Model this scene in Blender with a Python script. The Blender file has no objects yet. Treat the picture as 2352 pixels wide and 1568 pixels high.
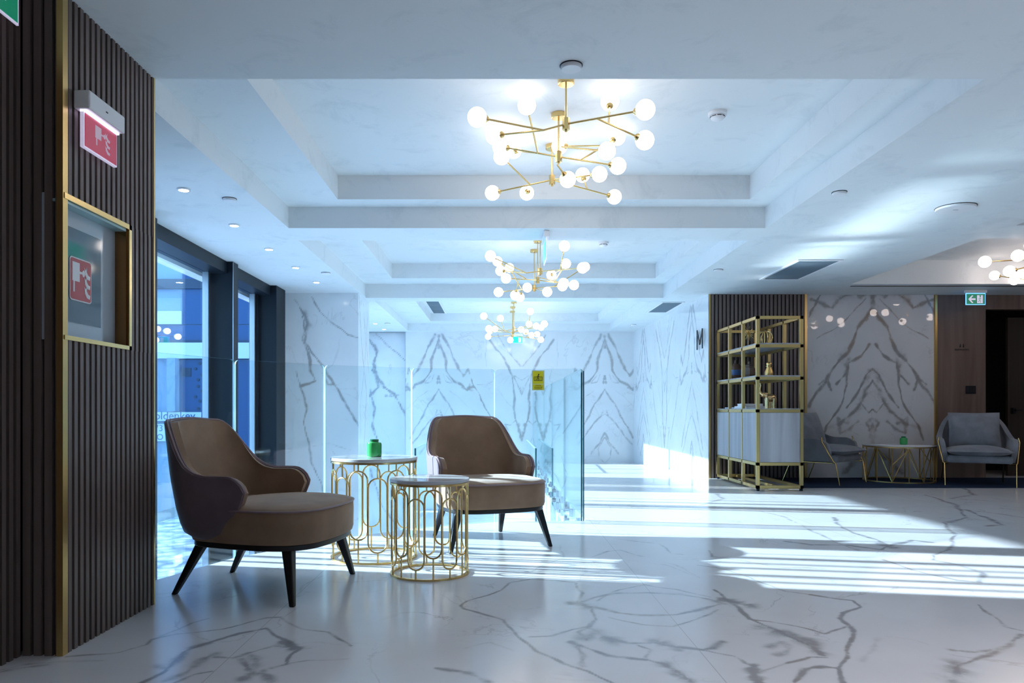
import bpy, bmesh, math, random
import numpy as np
from mathutils import Vector, Matrix
PI = math.pi
random.seed(4)
S = bpy.context.scene
COL = S.collection

# ------------------------------------------------------------------ camera, light, exposure
F, VX, VY, H = 1700.0, 1142.0, 942.0, 0.95          # focal (px), vanishing point, eye height
cd = bpy.data.cameras.new('camera'); cam = bpy.data.objects.new('camera', cd); COL.objects.link(cam)
cam.location = (0, 0, H); cam.rotation_euler = (PI/2, 0, 0)
cd.sensor_width = 36.0; cd.lens = F/2352*36.0
cd.shift_x = (2352/2 - VX)/2352; cd.shift_y = (VY - 1568/2)/2352
cd.clip_start = 0.05; cd.clip_end = 300
S.camera = cam
S.view_settings.view_transform = 'Standard'; S.view_settings.look = 'None'
S.view_settings.gamma = 1.0; S.view_settings.use_curve_mapping = False
S.view_settings.exposure = 0.0
try:
    S.cycles.use_denoising = True
    S.cycles.denoiser = 'OPENIMAGEDENOISE'
    S.cycles.max_bounces = 10; S.cycles.diffuse_bounces = 5; S.cycles.glossy_bounces = 4
    S.cycles.transparent_max_bounces = 24; S.cycles.transmission_bounces = 6
    S.cycles.adaptive_threshold = 0.015
    S.cycles.sample_clamp_indirect = 6.0
    S.cycles.caustics_reflective = True; S.cycles.caustics_refractive = False
except Exception:
    pass

w = bpy.data.worlds.new('sky'); S.world = w; w.use_nodes = True
nt = w.node_tree; nt.nodes.clear()
wo = nt.nodes.new('ShaderNodeOutputWorld'); bg = nt.nodes.new('ShaderNodeBackground')
tc = nt.nodes.new('ShaderNodeTexCoord'); sx = nt.nodes.new('ShaderNodeSeparateXYZ'); rp = nt.nodes.new('ShaderNodeValToRGB')
nt.links.new(tc.outputs['Generated'], sx.inputs[0]); nt.links.new(sx.outputs['Z'], rp.inputs[0])
rp.color_ramp.elements[0].position = 0.0; rp.color_ramp.elements[0].color = (0.44, 0.74, 1.0, 1)
rp.color_ramp.elements[1].position = 0.7; rp.color_ramp.elements[1].color = (0.22, 0.52, 1.0, 1)
nt.links.new(rp.outputs[0], bg.inputs[0]); bg.inputs[1].default_value = 4.4
nt.links.new(bg.outputs[0], wo.inputs[0])

SUN_DIR = Vector((1.0, -0.18, -0.345)).normalized()
sd = bpy.data.lights.new('sun', 'SUN'); sd.energy = 24.0; sd.angle = math.radians(0.7); sd.color = (0.90, 0.96, 1.0)
so = bpy.data.objects.new('sun', sd); COL.objects.link(so)
so.rotation_euler = SUN_DIR.to_track_quat('-Z', 'Y').to_euler(); so.location = (-20, 8, 10)

for i, (lx, ly) in enumerate(((-.6, .2), (1.6, .2), (3.8, .2), (1.6, 2.0), (3.6, 2.0))):       # added fill lamps, out of view, brightening the near part of the hall
    ad = bpy.data.lights.new('near_fill_lamp', 'AREA'); ad.energy = 8; ad.size = .5; ad.color = (1.0, .90, .88); ad.spread = 1.9
    ao = bpy.data.objects.new('near_fill_lamp', ad); COL.objects.link(ao); ao.location = (lx, ly, 2.55)

sl_ = bpy.data.lights.new('added_streak_lamp', 'AREA'); sl_.shape = 'RECTANGLE'; sl_.size = 6.2; sl_.size_y = .16; sl_.energy = 15; sl_.spread = math.radians(2.2); sl_.color = (.9, .97, 1.0)
slo = bpy.data.objects.new('added_streak_lamp', sl_); COL.objects.link(slo); slo.location = (-3.95, 7.9, .06)      # added lamp standing in for sunlight reflected up onto the ceiling
_d = Vector((1.0, -.18, .345)).normalized(); _y = Vector((0, 1, 0)); _x = _y-_d*_y.dot(_d); _x.normalize()
slo.rotation_euler = Matrix((( _x.x, (-_d).cross(_x).x, -_d.x), (_x.y, (-_d).cross(_x).y, -_d.y), (_x.z, (-_d).cross(_x).z, -_d.z))).to_euler()

# ------------------------------------------------------------------ helpers
def P(px, py, Y):
    return Vector(((px-VX)*Y/F, Y, H-(py-VY)*Y/F))
def FL(px, py, z=0.0):
    Y = (H-z)*F/(py-VY); return Vector(((px-VX)*Y/F, Y, z))

def newmat(name):
    m = bpy.data.materials.new(name); m.use_nodes = True
    return m, m.node_tree, m.node_tree.nodes['Principled BSDF']
def N(t, typ, **kw):
    n = t.nodes.new(typ)
    for k, v in kw.items():
        if k.startswith('i_'): n.inputs[k[2:].replace('_', ' ')].default_value = v
        else: setattr(n, k, v)
    return n
def L(t, a, b): t.links.new(a, b)
def math_n(t, op, a, b=None, c=None):
    n = t.nodes.new('ShaderNodeMath'); n.operation = op
    for i, v in enumerate((a, b, c)):
        if v is None: continue
        if isinstance(v, (int, float)): n.inputs[i].default_value = v
        else: t.links.new(v, n.inputs[i])
    return n.outputs[0]
def plain(name, col, rough=0.5, metal=0.0, emit=None, es=0.0, spec=0.5, sheen=0.0, bump=0.0, bscale=200, coat=0.0):
    m, t, b = newmat(name)
    b.inputs['Base Color'].default_value = (*col, 1); b.inputs['Roughness'].default_value = rough
    b.inputs['Metallic'].default_value = metal; b.inputs['Specular IOR Level'].default_value = spec
    if sheen: b.inputs['Sheen Weight'].default_value = sheen; b.inputs['Sheen Roughness'].default_value = 0.4
    if coat: b.inputs['Coat Weight'].default_value = coat
    if emit: b.inputs['Emission Color'].default_value = (*emit, 1); b.inputs['Emission Strength'].default_value = es
    tcn = N(t, 'ShaderNodeTexCoord'); ns = N(t, 'ShaderNodeTexNoise', i_Scale=bscale, i_Detail=3.0)
    L(t, tcn.outputs['Object'], ns.inputs['Vector'])
    if bump:
        bn = N(t, 'ShaderNodeBump', i_Strength=bump, i_Distance=0.002)
        L(t, ns.outputs['Fac'], bn.inputs['Height']); L(t, bn.outputs[0], b.inputs['Normal'])
    mr = N(t, 'ShaderNodeMapRange'); mr.inputs['To Min'].default_value = max(0.02, rough-0.06); mr.inputs['To Max'].default_value = rough+0.06
    L(t, ns.outputs['Fac'], mr.inputs[0]); L(t, mr.outputs[0], b.inputs['Roughness'])
    return m

def marble(name, base, vein, brown, rough, fine=0.5, fscale=0.8, joints=None, cloud=0.10, swap=False, vstr=1.0, spec=0.5):
    m, t, b = newmat(name)
    tcn = N(t, 'ShaderNodeTexCoord'); vec = tcn.outputs['Object']
    at = N(t, 'ShaderNodeAttribute'); at.attribute_name = 'vein'; at.attribute_type = 'GEOMETRY'
    wob = N(t, 'ShaderNodeTexNoise', i_Scale=9.0, i_Detail=6.0, i_Roughness=0.65); L(t, vec, wob.inputs['Vector'])
    wf = N(t, 'ShaderNodeMapRange'); wf.inputs['From Min'].default_value = 0.32; wf.inputs['From Max'].default_value = 0.68
    wf.inputs['To Min'].default_value = 0.35; wf.inputs['To Max'].default_value = 1.25; L(t, wob.outputs['Fac'], wf.inputs[0])
    raw = math_n(t, 'MULTIPLY', at.outputs['Fac'], wf.outputs[0])
    cs = N(t, 'ShaderNodeMapRange'); cs.interpolation_type = 'SMOOTHSTEP'; cs.inputs['From Min'].default_value = 0.06; cs.inputs['From Max'].default_value = 0.58
    L(t, raw, cs.inputs[0]); drawn = math_n(t, 'MULTIPLY', math_n(t, 'ADD', math_n(t, 'MULTIPLY', cs.outputs[0], 0.50), math_n(t, 'MULTIPLY', raw, 0.25)), vstr)
    n1 = N(t, 'ShaderNodeTexNoise', i_Scale=fscale, i_Detail=7.0, i_Roughness=0.55, i_Distortion=0.9); L(t, vec, n1.inputs['Vector'])
    d = math_n(t, 'ABSOLUTE', math_n(t, 'SUBTRACT', n1.outputs['Fac'], 0.5))
    v1 = N(t, 'ShaderNodeMapRange'); v1.interpolation_type = 'SMOOTHSTEP'
    v1.inputs['From Min'].default_value = 0.0; v1.inputs['From Max'].default_value = 0.010
    v1.inputs['To Min'].default_value = 1.0; v1.inputs['To Max'].default_value = 0.0; L(t, d, v1.inputs[0])
    n2 = N(t, 'ShaderNodeTexNoise', i_Scale=fscale*1.7, i_Detail=3.0); L(t, vec, n2.inputs['Vector'])
    mk = N(t, 'ShaderNodeMapRange'); mk.inputs['From Min'].default_value = 0.45; mk.inputs['From Max'].default_value = 0.7; L(t, n2.outputs['Fac'], mk.inputs[0])
    fv = math_n(t, 'MULTIPLY', math_n(t, 'MULTIPLY', v1.outputs[0], mk.outputs[0]), fine)
    tot = math_n(t, 'MINIMUM', math_n(t, 'MAXIMUM', drawn, fv), 1.0)
    n3 = N(t, 'ShaderNodeTexNoise', i_Scale=2.3, i_Detail=5.0); L(t, vec, n3.inputs['Vector'])
    cl = N(t, 'ShaderNodeMapRange'); cl.inputs['From Min'].default_value = 0.35; cl.inputs['From Max'].default_value = 0.75
    cl.inputs['To Min'].default_value = 0.0; cl.inputs['To Max'].default_value = cloud; L(t, n3.outputs['Fac'], cl.inputs[0])
    n4 = N(t, 'ShaderNodeTexNoise', i_Scale=1.6, i_Detail=2.0); L(t, vec, n4.inputs['Vector'])
    bm = N(t, 'ShaderNodeMapRange'); bm.inputs['From Min'].default_value = 0.5; bm.inputs['From Max'].default_value = 0.68; L(t, n4.outputs['Fac'], bm.inputs[0])
    vc = N(t, 'ShaderNodeMix', data_type='RGBA'); vc.inputs[6].default_value = (*vein, 1); vc.inputs[7].default_value = (*brown, 1); L(t, bm.outputs[0], vc.inputs[0])
    c1 = N(t, 'ShaderNodeMix', data_type='RGBA'); c1.inputs[6].default_value = (*base, 1); c1.inputs[7].default_value = (*vein, 1); L(t, cl.outputs[0], c1.inputs[0])
    c2 = N(t, 'ShaderNodeMix', data_type='RGBA'); L(t, tot, c2.inputs[0]); L(t, c1.outputs[2], c2.inputs[6]); L(t, vc.outputs[2], c2.inputs[7])
    out = c2.outputs[2]
    if joints:
        sp = N(t, 'ShaderNodeSeparateXYZ'); L(t, vec, sp.inputs[0])
        jj = None
        for ax, off, per, wd in joints:
            pp = math_n(t, 'PINGPONG', math_n(t, 'SUBTRACT', sp.outputs[ax], off), per/2)
            q = math_n(t, 'LESS_THAN', pp, wd)
            jj = q if jj is None else math_n(t, 'MAXIMUM', jj, q)
        c3 = N(t, 'ShaderNodeMix', data_type='RGBA'); L(t, math_n(t, 'MULTIPLY', jj, 0.6), c3.inputs[0]); L(t, out, c3.inputs[6]); c3.inputs[7].default_value = (0.42, 0.41, 0.42, 1)
        out = c3.outputs[2]
    L(t, out, b.inputs['Base Color']); b.inputs['Roughness'].default_value = rough
    b.inputs['Specular IOR Level'].default_value = spec
    return m

def wood(name, c1, c2, rough=0.55, axis='Z', scale=6.0):
    m, t, b = newmat(name)
    tcn = N(t, 'ShaderNodeTexCoord'); mp = N(t, 'ShaderNodeMapping'); L(t, tcn.outputs['Object'], mp.inputs[0])
    sc = {'Z': (scale*3, scale*3, 0.5), 'X': (0.5, scale*3, scale*3), 'Y': (scale*3, 0.5, scale*3)}[axis]
    mp.inputs['Scale'].default_value = sc
    ns = N(t, 'ShaderNodeTexNoise', i_Scale=1.0, i_Detail=6.0, i_Distortion=0.6); L(t, mp.outputs[0], ns.inputs['Vector'])
    mr = N(t, 'ShaderNodeMapRange'); mr.inputs['From Min'].default_value = 0.3; mr.inputs['From Max'].default_value = 0.7; L(t, ns.outputs['Fac'], mr.inputs[0])
    mx = N(t, 'ShaderNodeMix', data_type='RGBA'); mx.inputs[6].default_value = (*c1, 1); mx.inputs[7].default_value = (*c2, 1)
    L(t, mr.outputs[0], mx.inputs[0]); L(t, mx.outputs[2], b.inputs['Base Color']); b.inputs['Roughness'].default_value = rough
    return m

def glassmat(name, tint, ior=1.45, rough=0.0):
    m, t, b = newmat(name); t.nodes.remove(b)
    o = t.nodes['Material Output']
    tr = N(t, 'ShaderNodeBsdfTransparent'); tr.inputs[0].default_value = (*tint, 1)
    gl = N(t, 'ShaderNodeBsdfGlossy'); gl.inputs['Color'].default_value = (0.95, 1, 1, 1); gl.inputs['Roughness'].default_value = rough
    ge = N(t, 'ShaderNodeNewGeometry'); ii = N(t, 'ShaderNodeMix'); ii.inputs[2].default_value = ior; ii.inputs[3].default_value = 1.0/ior
    L(t, ge.outputs['Backfacing'], ii.inputs[0]); fr = N(t, 'ShaderNodeFresnel'); L(t, ii.outputs[0], fr.inputs[0])
    mx = N(t, 'ShaderNodeMixShader'); L(t, fr.outputs[0], mx.inputs[0]); L(t, tr.outputs[0], mx.inputs[1]); L(t, gl.outputs[0], mx.inputs[2])
    L(t, mx.outputs[0], o.inputs[0])
    return m

def plaster(name, col, dark):
    m, t, b = newmat(name)
    tcn = N(t, 'ShaderNodeTexCoord')
    n1 = N(t, 'ShaderNodeTexNoise', i_Scale=3.2, i_Detail=10.0, i_Roughness=0.72, i_Distortion=0.6); L(t, tcn.outputs['Object'], n1.inputs['Vector'])
    mr = N(t, 'ShaderNodeMapRange'); mr.inputs['From Min'].default_value = 0.52; mr.inputs['From Max'].default_value = 0.72; L(t, n1.outputs['Fac'], mr.inputs[0])
    mx = N(t, 'ShaderNodeMix', data_type='RGBA'); mx.inputs[6].default_value = (*col, 1); mx.inputs[7].default_value = (*dark, 1)
    L(t, mr.outputs[0], mx.inputs[0]); L(t, mx.outputs[2], b.inputs['Base Color']); b.inputs['Roughness'].default_value = 0.62
    return m

def velvet(name, col, light, rough=0.75):
    m, t, b = newmat(name)
    tcn = N(t, 'ShaderNodeTexCoord'); n1 = N(t, 'ShaderNodeTexNoise', i_Scale=7.0, i_Detail=5.0); L(t, tcn.outputs['Object'], n1.inputs['Vector'])
    mr = N(t, 'ShaderNodeMapRange'); mr.inputs['From Min'].default_value = 0.35; mr.inputs['From Max'].default_value = 0.7; L(t, n1.outputs['Fac'], mr.inputs[0])
    mx = N(t, 'ShaderNodeMix', data_type='RGBA'); mx.inputs[6].default_value = (*col, 1); mx.inputs[7].default_value = (*light, 1)
    L(t, mr.outputs[0], mx.inputs[0]); L(t, mx.outputs[2], b.inputs['Base Color']); b.inputs['Roughness'].default_value = rough
    b.inputs['Sheen Weight'].default_value = 0.35; b.inputs['Sheen Roughness'].default_value = 0.35
    n2 = N(t, 'ShaderNodeTexNoise', i_Scale=420.0, i_Detail=2.0); L(t, tcn.outputs['Object'], n2.inputs['Vector'])
    bn = N(t, 'ShaderNodeBump', i_Strength=0.25, i_Distance=0.001); L(t, n2.outputs['Fac'], bn.inputs['Height']); L(t, bn.outputs[0], b.inputs['Normal'])
    return m

M = {}
M['ceil'] = plaster('ceiling_plaster', (0.73, 0.765, 0.78), (0.62, 0.665, 0.69))
M['floor'] = marble('floor_marble', (0.74, 0.74, 0.76), (0.19, 0.19, 0.21), (0.22, 0.16, 0.12), 0.17, fine=0.45, fscale=1.15, vstr=1.1, spec=0.32,
                    joints=[(0, 0.80, 1.83, 0.0022)])
M['backmarble'] = marble('bookmatched_marble', (0.74, 0.76, 0.78), (0.15, 0.17, 0.20), (0.20, 0.15, 0.12), 0.10, fine=0.25, fscale=0.9, vstr=0.85)
M['loungemarble'] = marble('lounge_marble', (0.66, 0.66, 0.68), (0.14, 0.13, 0.125), (0.20, 0.11, 0.05), 0.025, fine=0.3, fscale=1.3)
M['columnmarble'] = marble('column_marble', (0.72, 0.76, 0.79), (0.16, 0.18, 0.21), (0.22, 0.17, 0.14), 0.10, fine=0.3, fscale=1.1)
M['tabletop'] = marble('table_top_stone', (0.72, 0.72, 0.75), (0.35, 0.35, 0.37), (0.35, 0.33, 0.31), 0.06, fine=0.2, fscale=6)
M['slat'] = wood('slat_wood', (0.115, 0.085, 0.075), (0.185, 0.140, 0.125), 0.5)
M['groove'] = plain('slat_groove', (0.012, 0.009, 0.008), 0.8)
M['wallwood'] = wood('wall_right_far', (0.120, 0.078, 0.062), (0.20, 0.138, 0.112), 0.5, scale=3)
M['greywood'] = wood('grey_wood', (0.25, 0.25, 0.27), (0.40, 0.40, 0.43), 0.5, scale=3)
M['brass'] = plain('brass', (0.78, 0.54, 0.22), 0.24, 1.0, bscale=60)
M['brassd'] = plain('brushed_brass', (0.62, 0.43, 0.17), 0.34, 1.0, bscale=60)
M['bronze'] = plain('bronze_mirror', (0.30, 0.15, 0.06), 0.15, 1.0)
M['blacksteel'] = plain('dark_steel', (0.006, 0.011, 0.018), 0.45, 0.0, spec=0.25)
M['steel'] = plain('light_steel', (0.35, 0.38, 0.42), 0.3, 0.9)
M['blackwood'] = plain('black_leg', (0.010, 0.010, 0.012), 0.38)
M['leather'] = velvet('mauve_leather', (0.165, 0.115, 0.13), (0.20, 0.145, 0.16), 0.5)
M['velvet'] = velvet('tan_velvet', (0.27, 0.165, 0.100), (0.36, 0.225, 0.140))
M['piping'] = plain('piping', (0.26, 0.17, 0.18), 0.4)
M['greyfab'] = velvet('grey_fabric', (0.16, 0.17, 0.20), (0.22, 0.235, 0.27), 0.85)
M['white'] = plain('white_paint', (0.8, 0.8, 0.82), 0.4)
M['whitegloss'] = plain('white_gloss', (0.75, 0.77, 0.80), 0.15)
M['globe'] = plain('opal_globe', (1, 1, 1), 0.3, emit=(1.0, 0.90, 0.84), es=6.5)
M['globe2'] = plain('opal_globe_warm', (1, 1, 1), 0.3, emit=(1.0, 0.83, 0.76), es=10.0)
M['spot'] = plain('downlight_lens', (1, 1, 1), 0.3, emit=(1.0, 0.97, 0.95), es=8.0)
M['glass'] = glassmat('balustrade_glass', (0.92, 0.965, 0.975), 1.42)
M['winglass'] = glassmat('window_glass', (0.88, 0.95, 1.0), 1.5)
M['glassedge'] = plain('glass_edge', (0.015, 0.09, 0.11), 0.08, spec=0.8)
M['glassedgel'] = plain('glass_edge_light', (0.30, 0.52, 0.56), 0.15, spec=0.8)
M['grille'] = plain('grille_blue', (0.16, 0.22, 0.27), 0.5)
M['grilleline'] = plain('grille_slot', (0.03, 0.05, 0.06), 0.6)
M['black'] = plain('black_plastic', (0.01, 0.01, 0.012), 0.4)
M['red'] = plain('sign_red', (0.45, 0.012, 0.03), 0.3)
M['redlit'] = plain('sign_red_lit', (0.30, 0.005, 0.03), 0.3, emit=(0.9, 0.01, 0.12), es=0.24)
M['pictolit'] = plain('sign_pictogram_lit', (0.45, 0.36, 0.42), 0.4, emit=(0.7, 0.45, 0.6), es=0.28)
M['whitelit'] = plain('sign_white_lit', (0.7, 0.7, 0.75), 0.3, emit=(0.75, 0.68, 0.95), es=0.50)
M['tubelit'] = plain('sign_light_strip', (0.9, 0.9, 0.95), 0.3, emit=(0.75, 0.65, 1.0), es=3.0)
M['greenlit'] = plain('sign_green_lit', (0.0, 0.16, 0.08), 0.3, emit=(0.0, 0.22, 0.11), es=0.6)
M['greenfar'] = plain('sign_green_bright', (0.0, 0.5, 0.35), 0.3, emit=(0.0, 0.65, 0.5), es=0.6)
M['bluelit'] = plain('sign_blue_edge', (0.2, 0.5, 0.9), 0.3, emit=(0.15, 0.5, 1.0), es=1.4)
M['yellow'] = plain('sign_yellow', (0.72, 0.66, 0.01), 0.5)
M['laminate'] = plain('sign_laminate', (0.62, 0.68, 0.45), 0.2)
M['greenglass'] = plain('green_glass', (0.05, 0.36, 0.10), 0.08, emit=(0.02, 0.25, 0.05), es=0.0, coat=0.5)
M['greenlid'] = plain('green_lid', (0.01, 0.14, 0.05), 0.15)
M['rug'] = plain('rug_blue', (0.03, 0.05, 0.10), 0.95, bump=0.4)
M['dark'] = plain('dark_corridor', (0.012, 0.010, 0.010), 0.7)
M['doorwood'] = wood('door_wood', (0.030, 0.020, 0.016), (0.05, 0.032, 0.026), 0.5)
M['cabwhite'] = plain('cabinet_white', (0.45, 0.52, 0.58), 0.08, spec=0.8)
M['cabglass'] = plain('cabinet_dark_glass', (0.06, 0.09, 0.11), 0.04, spec=0.9)
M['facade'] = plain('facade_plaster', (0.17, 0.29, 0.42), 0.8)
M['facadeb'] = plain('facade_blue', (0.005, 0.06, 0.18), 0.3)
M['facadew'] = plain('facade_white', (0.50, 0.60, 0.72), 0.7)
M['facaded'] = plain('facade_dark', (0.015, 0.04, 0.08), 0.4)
M['lettering'] = plain('blue_lettering', (0.02, 0.07, 0.20), 0.5)
M['gold'] = plain('gold_figure', (0.75, 0.52, 0.26), 0.25, 1.0)
M['vaseblue'] = plain('blue_glaze', (0.06, 0.12, 0.28), 0.08)
M['vasebrown'] = plain('brown_glaze', (0.10, 0.06, 0.045), 0.15)
M['vasegrey'] = plain('smoked_glass', (0.16, 0.12, 0.10), 0.1)
# cobbled street
def cobble():
    m, t, b = newmat('cobbles')
    tcn = N(t, 'ShaderNodeTexCoord'); vo = N(t, 'ShaderNodeTexVoronoi', i_Scale=5.0); L(t, tcn.outputs['Object'], vo.inputs['Vector'])
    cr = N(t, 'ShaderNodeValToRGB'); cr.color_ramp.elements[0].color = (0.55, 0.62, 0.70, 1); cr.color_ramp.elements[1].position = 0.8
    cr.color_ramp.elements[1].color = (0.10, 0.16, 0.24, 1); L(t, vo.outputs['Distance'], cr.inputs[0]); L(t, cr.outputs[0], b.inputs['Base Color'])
    bn = N(t, 'ShaderNodeBump', i_Strength=0.8, i_Distance=0.03); bn.invert = True; L(t, vo.outputs['Distance'], bn.inputs['Height']); L(t, bn.outputs[0], b.inputs['Normal'])
    b.inputs['Roughness'].default_value = 0.35
    return m
M['cobble'] = cobble()

class MB:
    def __init__(s): s.v = []; s.f = []; s.m = []; s.mi = 0; s.mats = []
    def mat(s, m):
        if m not in s.mats: s.mats.append(m)
        s.mi = s.mats.index(m); return s
    def add(s, vs, fs):
        o = len(s.v); s.v += [tuple(x) for x in vs]
        for f in fs: s.f.append(tuple(i+o for i in f)); s.m.append(s.mi)
        return s
    def box(s, x0, x1, y0, y1, z0, z1):
        if x0 > x1: x0, x1 = x1, x0
        if y0 > y1: y0, y1 = y1, y0
        if z0 > z1: z0, z1 = z1, z0
        v = [(x0,y0,z0),(x1,y0,z0),(x1,y1,z0),(x0,y1,z0),(x0,y0,z1),(x1,y0,z1),(x1,y1,z1),(x0,y1,z1)]
        return s.add(v, [(0,3,2,1),(4,5,6,7),(0,1,5,4),(1,2,6,5),(2,3,7,6),(3,0,4,7)])
    def bar(s, a, b, w, h=None, up=(0,0,1)):
        h = h or w; a = Vector(a); b = Vector(b); d = (b-a).normalized(); u = Vector(up)
        if abs(d.dot(u)) > 0.99: u = Vector((1,0,0))
        r = d.cross(u).normalized()*w/2; q = r.cross(d).normalized()*h/2
        v = [p+sx*r+sy*q for p in (a, b) for sx, sy in ((-1,-1),(1,-1),(1,1),(-1,1))]
        return s.add(v, [(0,1,2,3),(7,6,5,4),(0,4,5,1),(1,5,6,2),(2,6,7,3),(3,7,4,0)])
    def tube(s, pts, r, n=8, closed=False, caps=True):
        pts = [Vector(p) for p in pts]; k = len(pts)
        rr = r if isinstance(r, (list, tuple)) else [r]*k
        ref = None; o = len(s.v); rings = []
        for i in range(k):
            if closed: d = pts[(i+1) % k]-pts[i-1]
            else: d = pts[min(i+1, k-1)]-pts[max(i-1, 0)]
            d.normalize()
            if ref is None:
                ref = Vector((0,0,1)) if abs(d.z) < 0.9 else Vector((1,0,0))
            a = (ref-d*ref.dot(d)).normalized(); ref = a; b = d.cross(a)
            rings.append([pts[i]+(a*math.cos(2*PI*j/n)+b*math.sin(2*PI*j/n))*rr[i] for j in range(n)])
        vs = [v for ring in rings for v in ring]; fs = []
        for i in range(k if closed else k-1):
            i2 = (i+1) % k
            for j in range(n):
                fs.append((i*n+j, i*n+(j+1) % n, i2*n+(j+1) % n, i2*n+j))
        if not closed and caps:
            fs.append(tuple(range(n-1, -1, -1))); fs.append(tuple((k-1)*n+j for j in range(n)))
        return s.add(vs, fs)
    def lathe(s, prof, c=(0,0,0), n=32, M4=None):
        c = Vector(c); vs = []; fs = []; k = len(prof)
        for (r, z) in prof:
            for j in range(n):
                p = Vector((r*math.cos(2*PI*j/n), r*math.sin(2*PI*j/n), z))
                if M4: p = M4 @ p
                vs.append(p+c)
        for i in range(k-1):
            for j in range(n): fs.append((i*n+j, i*n+(j+1) % n, (i+1)*n+(j+1) % n, (i+1)*n+j))
        ring = prof[0] == prof[-1]
        if prof[0][0] > 1e-5 and not ring: fs.append(tuple(range(n-1, -1, -1)))
        if prof[-1][0] > 1e-5 and not ring: fs.append(tuple((k-1)*n+j for j in range(n)))
        return s.add(vs, fs)
    def ellip(s, c, r, n=16, p=1.0, M3=None, pz=1.0):
        def sg(x, q): return math.copysign(abs(x)**q, x)
        vs = []; fs = []; rows = n//2
        for i in range(rows+1):
            ph = -PI/2+PI*i/rows
            for j in range(n):
                th = 2*PI*j/n
                v = Vector((r[0]*sg(math.cos(ph), pz)*sg(math.cos(th), p), r[1]*sg(math.cos(ph), pz)*sg(math.sin(th), p), r[2]*sg(math.sin(ph), pz)))
                if M3: v = M3 @ v
                vs.append(v+Vector(c))
        for i in range(rows):
            for j in range(n): fs.append((i*n+j, i*n+(j+1) % n, (i+1)*n+(j+1) % n, (i+1)*n+j))
        return s.add(vs, fs)
    def prism(s, poly, axis, a, b):
        # poly in the two remaining axes, extruded from a to b along axis
        def mk(p, t):
            return {'x': (t, p[0], p[1]), 'y': (p[0], t, p[1]), 'z': (p[0], p[1], t)}[axis]
        n = len(poly); vs = [mk(p, a) for p in poly]+[mk(p, b) for p in poly]
        fs = [tuple(range(n-1, -1, -1)), tuple(range(n, 2*n))]+[(i, (i+1) % n, n+(i+1) % n, n+i) for i in range(n)]
        return s.add(vs, fs)
    def build(s, name, mat=None, parent=None, smooth=False, off=None, bevel=0.0, clean=True):
        o = Vector((0,0,0))
        if off is not None: o = Vector(off)
        me = bpy.data.meshes.new(name)
        me.from_pydata([(x-o.x, y-o.y, z-o.z) for x, y, z in s.v], [], s.f)
        mats = s.mats or [mat]
        for q in mats: me.materials.append(q)
        if s.mats: me.polygons.foreach_set('material_index', s.m)
        if True:
            bm = bmesh.new(); bm.from_mesh(me)
            bmesh.ops.delete(bm, geom=[v for v in bm.verts if not v.link_faces], context='VERTS')
            if clean: bmesh.ops.remove_doubles(bm, verts=bm.verts, dist=1e-6)
            if clean: bmesh.ops.recalc_face_normals(bm, faces=bm.faces); bm.to_mesh(me); bm.free()
        ob = bpy.data.objects.new(name, me); COL.objects.link(ob)
        if parent: ob.parent = parent
        elif off is not None: ob.location = o
        if smooth:
            me.polygons.foreach_set('use_smooth', [True]*len(me.polygons))
            try: me.set_sharp_from_angle(angle=math.radians(42))
            except Exception: pass
        if bevel:
            bv = ob.modifiers.new('bevel', 'BEVEL'); bv.width = bevel; bv.segments = 2; bv.limit_method = 'ANGLE'
        me.update()
        return ob

def tag(o, label=None, cat=None, group=None, kind=None):
    if label: o['label'] = label
    if cat: o['category'] = cat
    if group: o['group'] = group
    if kind: o['kind'] = kind
    return o
def thing(name, label, cat, loc=(0,0,0), rz=0.0, group=None):
    o = bpy.data.objects.new(name, None); COL.objects.link(o); o.location = loc; o.rotation_euler = (0, 0, rz)
    o.empty_display_size = 0.1
    return tag(o, label, cat, group)
def struct(mb, name, mat=None, **k):
    return tag(mb.build(name, mat, **k), kind='structure')
def rbox(mb_name, mat, x0, x1, y0, y1, z0, z1, parent=None, off=None, bevel=0.0):
    return MB().box(x0, x1, y0, y1, z0, z1).build(mb_name, mat, parent, off=off, bevel=bevel)
def copy_tree(o, parent=None):
    c = o.copy(); COL.objects.link(c)
    if parent: c.parent = parent
    for ch in [x for x in bpy.data.objects if x.parent == o and x != c]: copy_tree(ch, c)
    return c
def text_mesh(body, size, mat, M4, parent=None, name='lettering', off=None, depth=0.002, align='CENTER', sx=1.0):
    cu = bpy.data.curves.new('t', 'FONT'); cu.body = body; cu.size = size; cu.extrude = depth; cu.align_x = align; cu.align_y = 'CENTER'
    tmp = bpy.data.objects.new('t', cu); COL.objects.link(tmp)
    dg = bpy.context.evaluated_depsgraph_get(); me = bpy.data.meshes.new_from_object(tmp.evaluated_get(dg))
    bpy.data.objects.remove(tmp); bpy.data.curves.remove(cu)
    me.name = name; me.materials.clear(); me.materials.append(mat)
    me.transform(Matrix.Diagonal((sx, 1, 1, 1))); me.transform(M4)
    if off is not None: me.transform(Matrix.Translation(-Vector(off)))
    ob = bpy.data.objects.new(name, me); COL.objects.link(ob)
    if parent: ob.parent = parent
    return ob
def frame_m(origin, right, up):
    r = Vector(right).normalized(); u = Vector(up).normalized(); n = r.cross(u)
    return Matrix(((r.x, u.x, n.x, origin[0]), (r.y, u.y, n.y, origin[1]), (r.z, u.z, n.z, origin[2]), (0, 0, 0, 1)))

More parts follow.
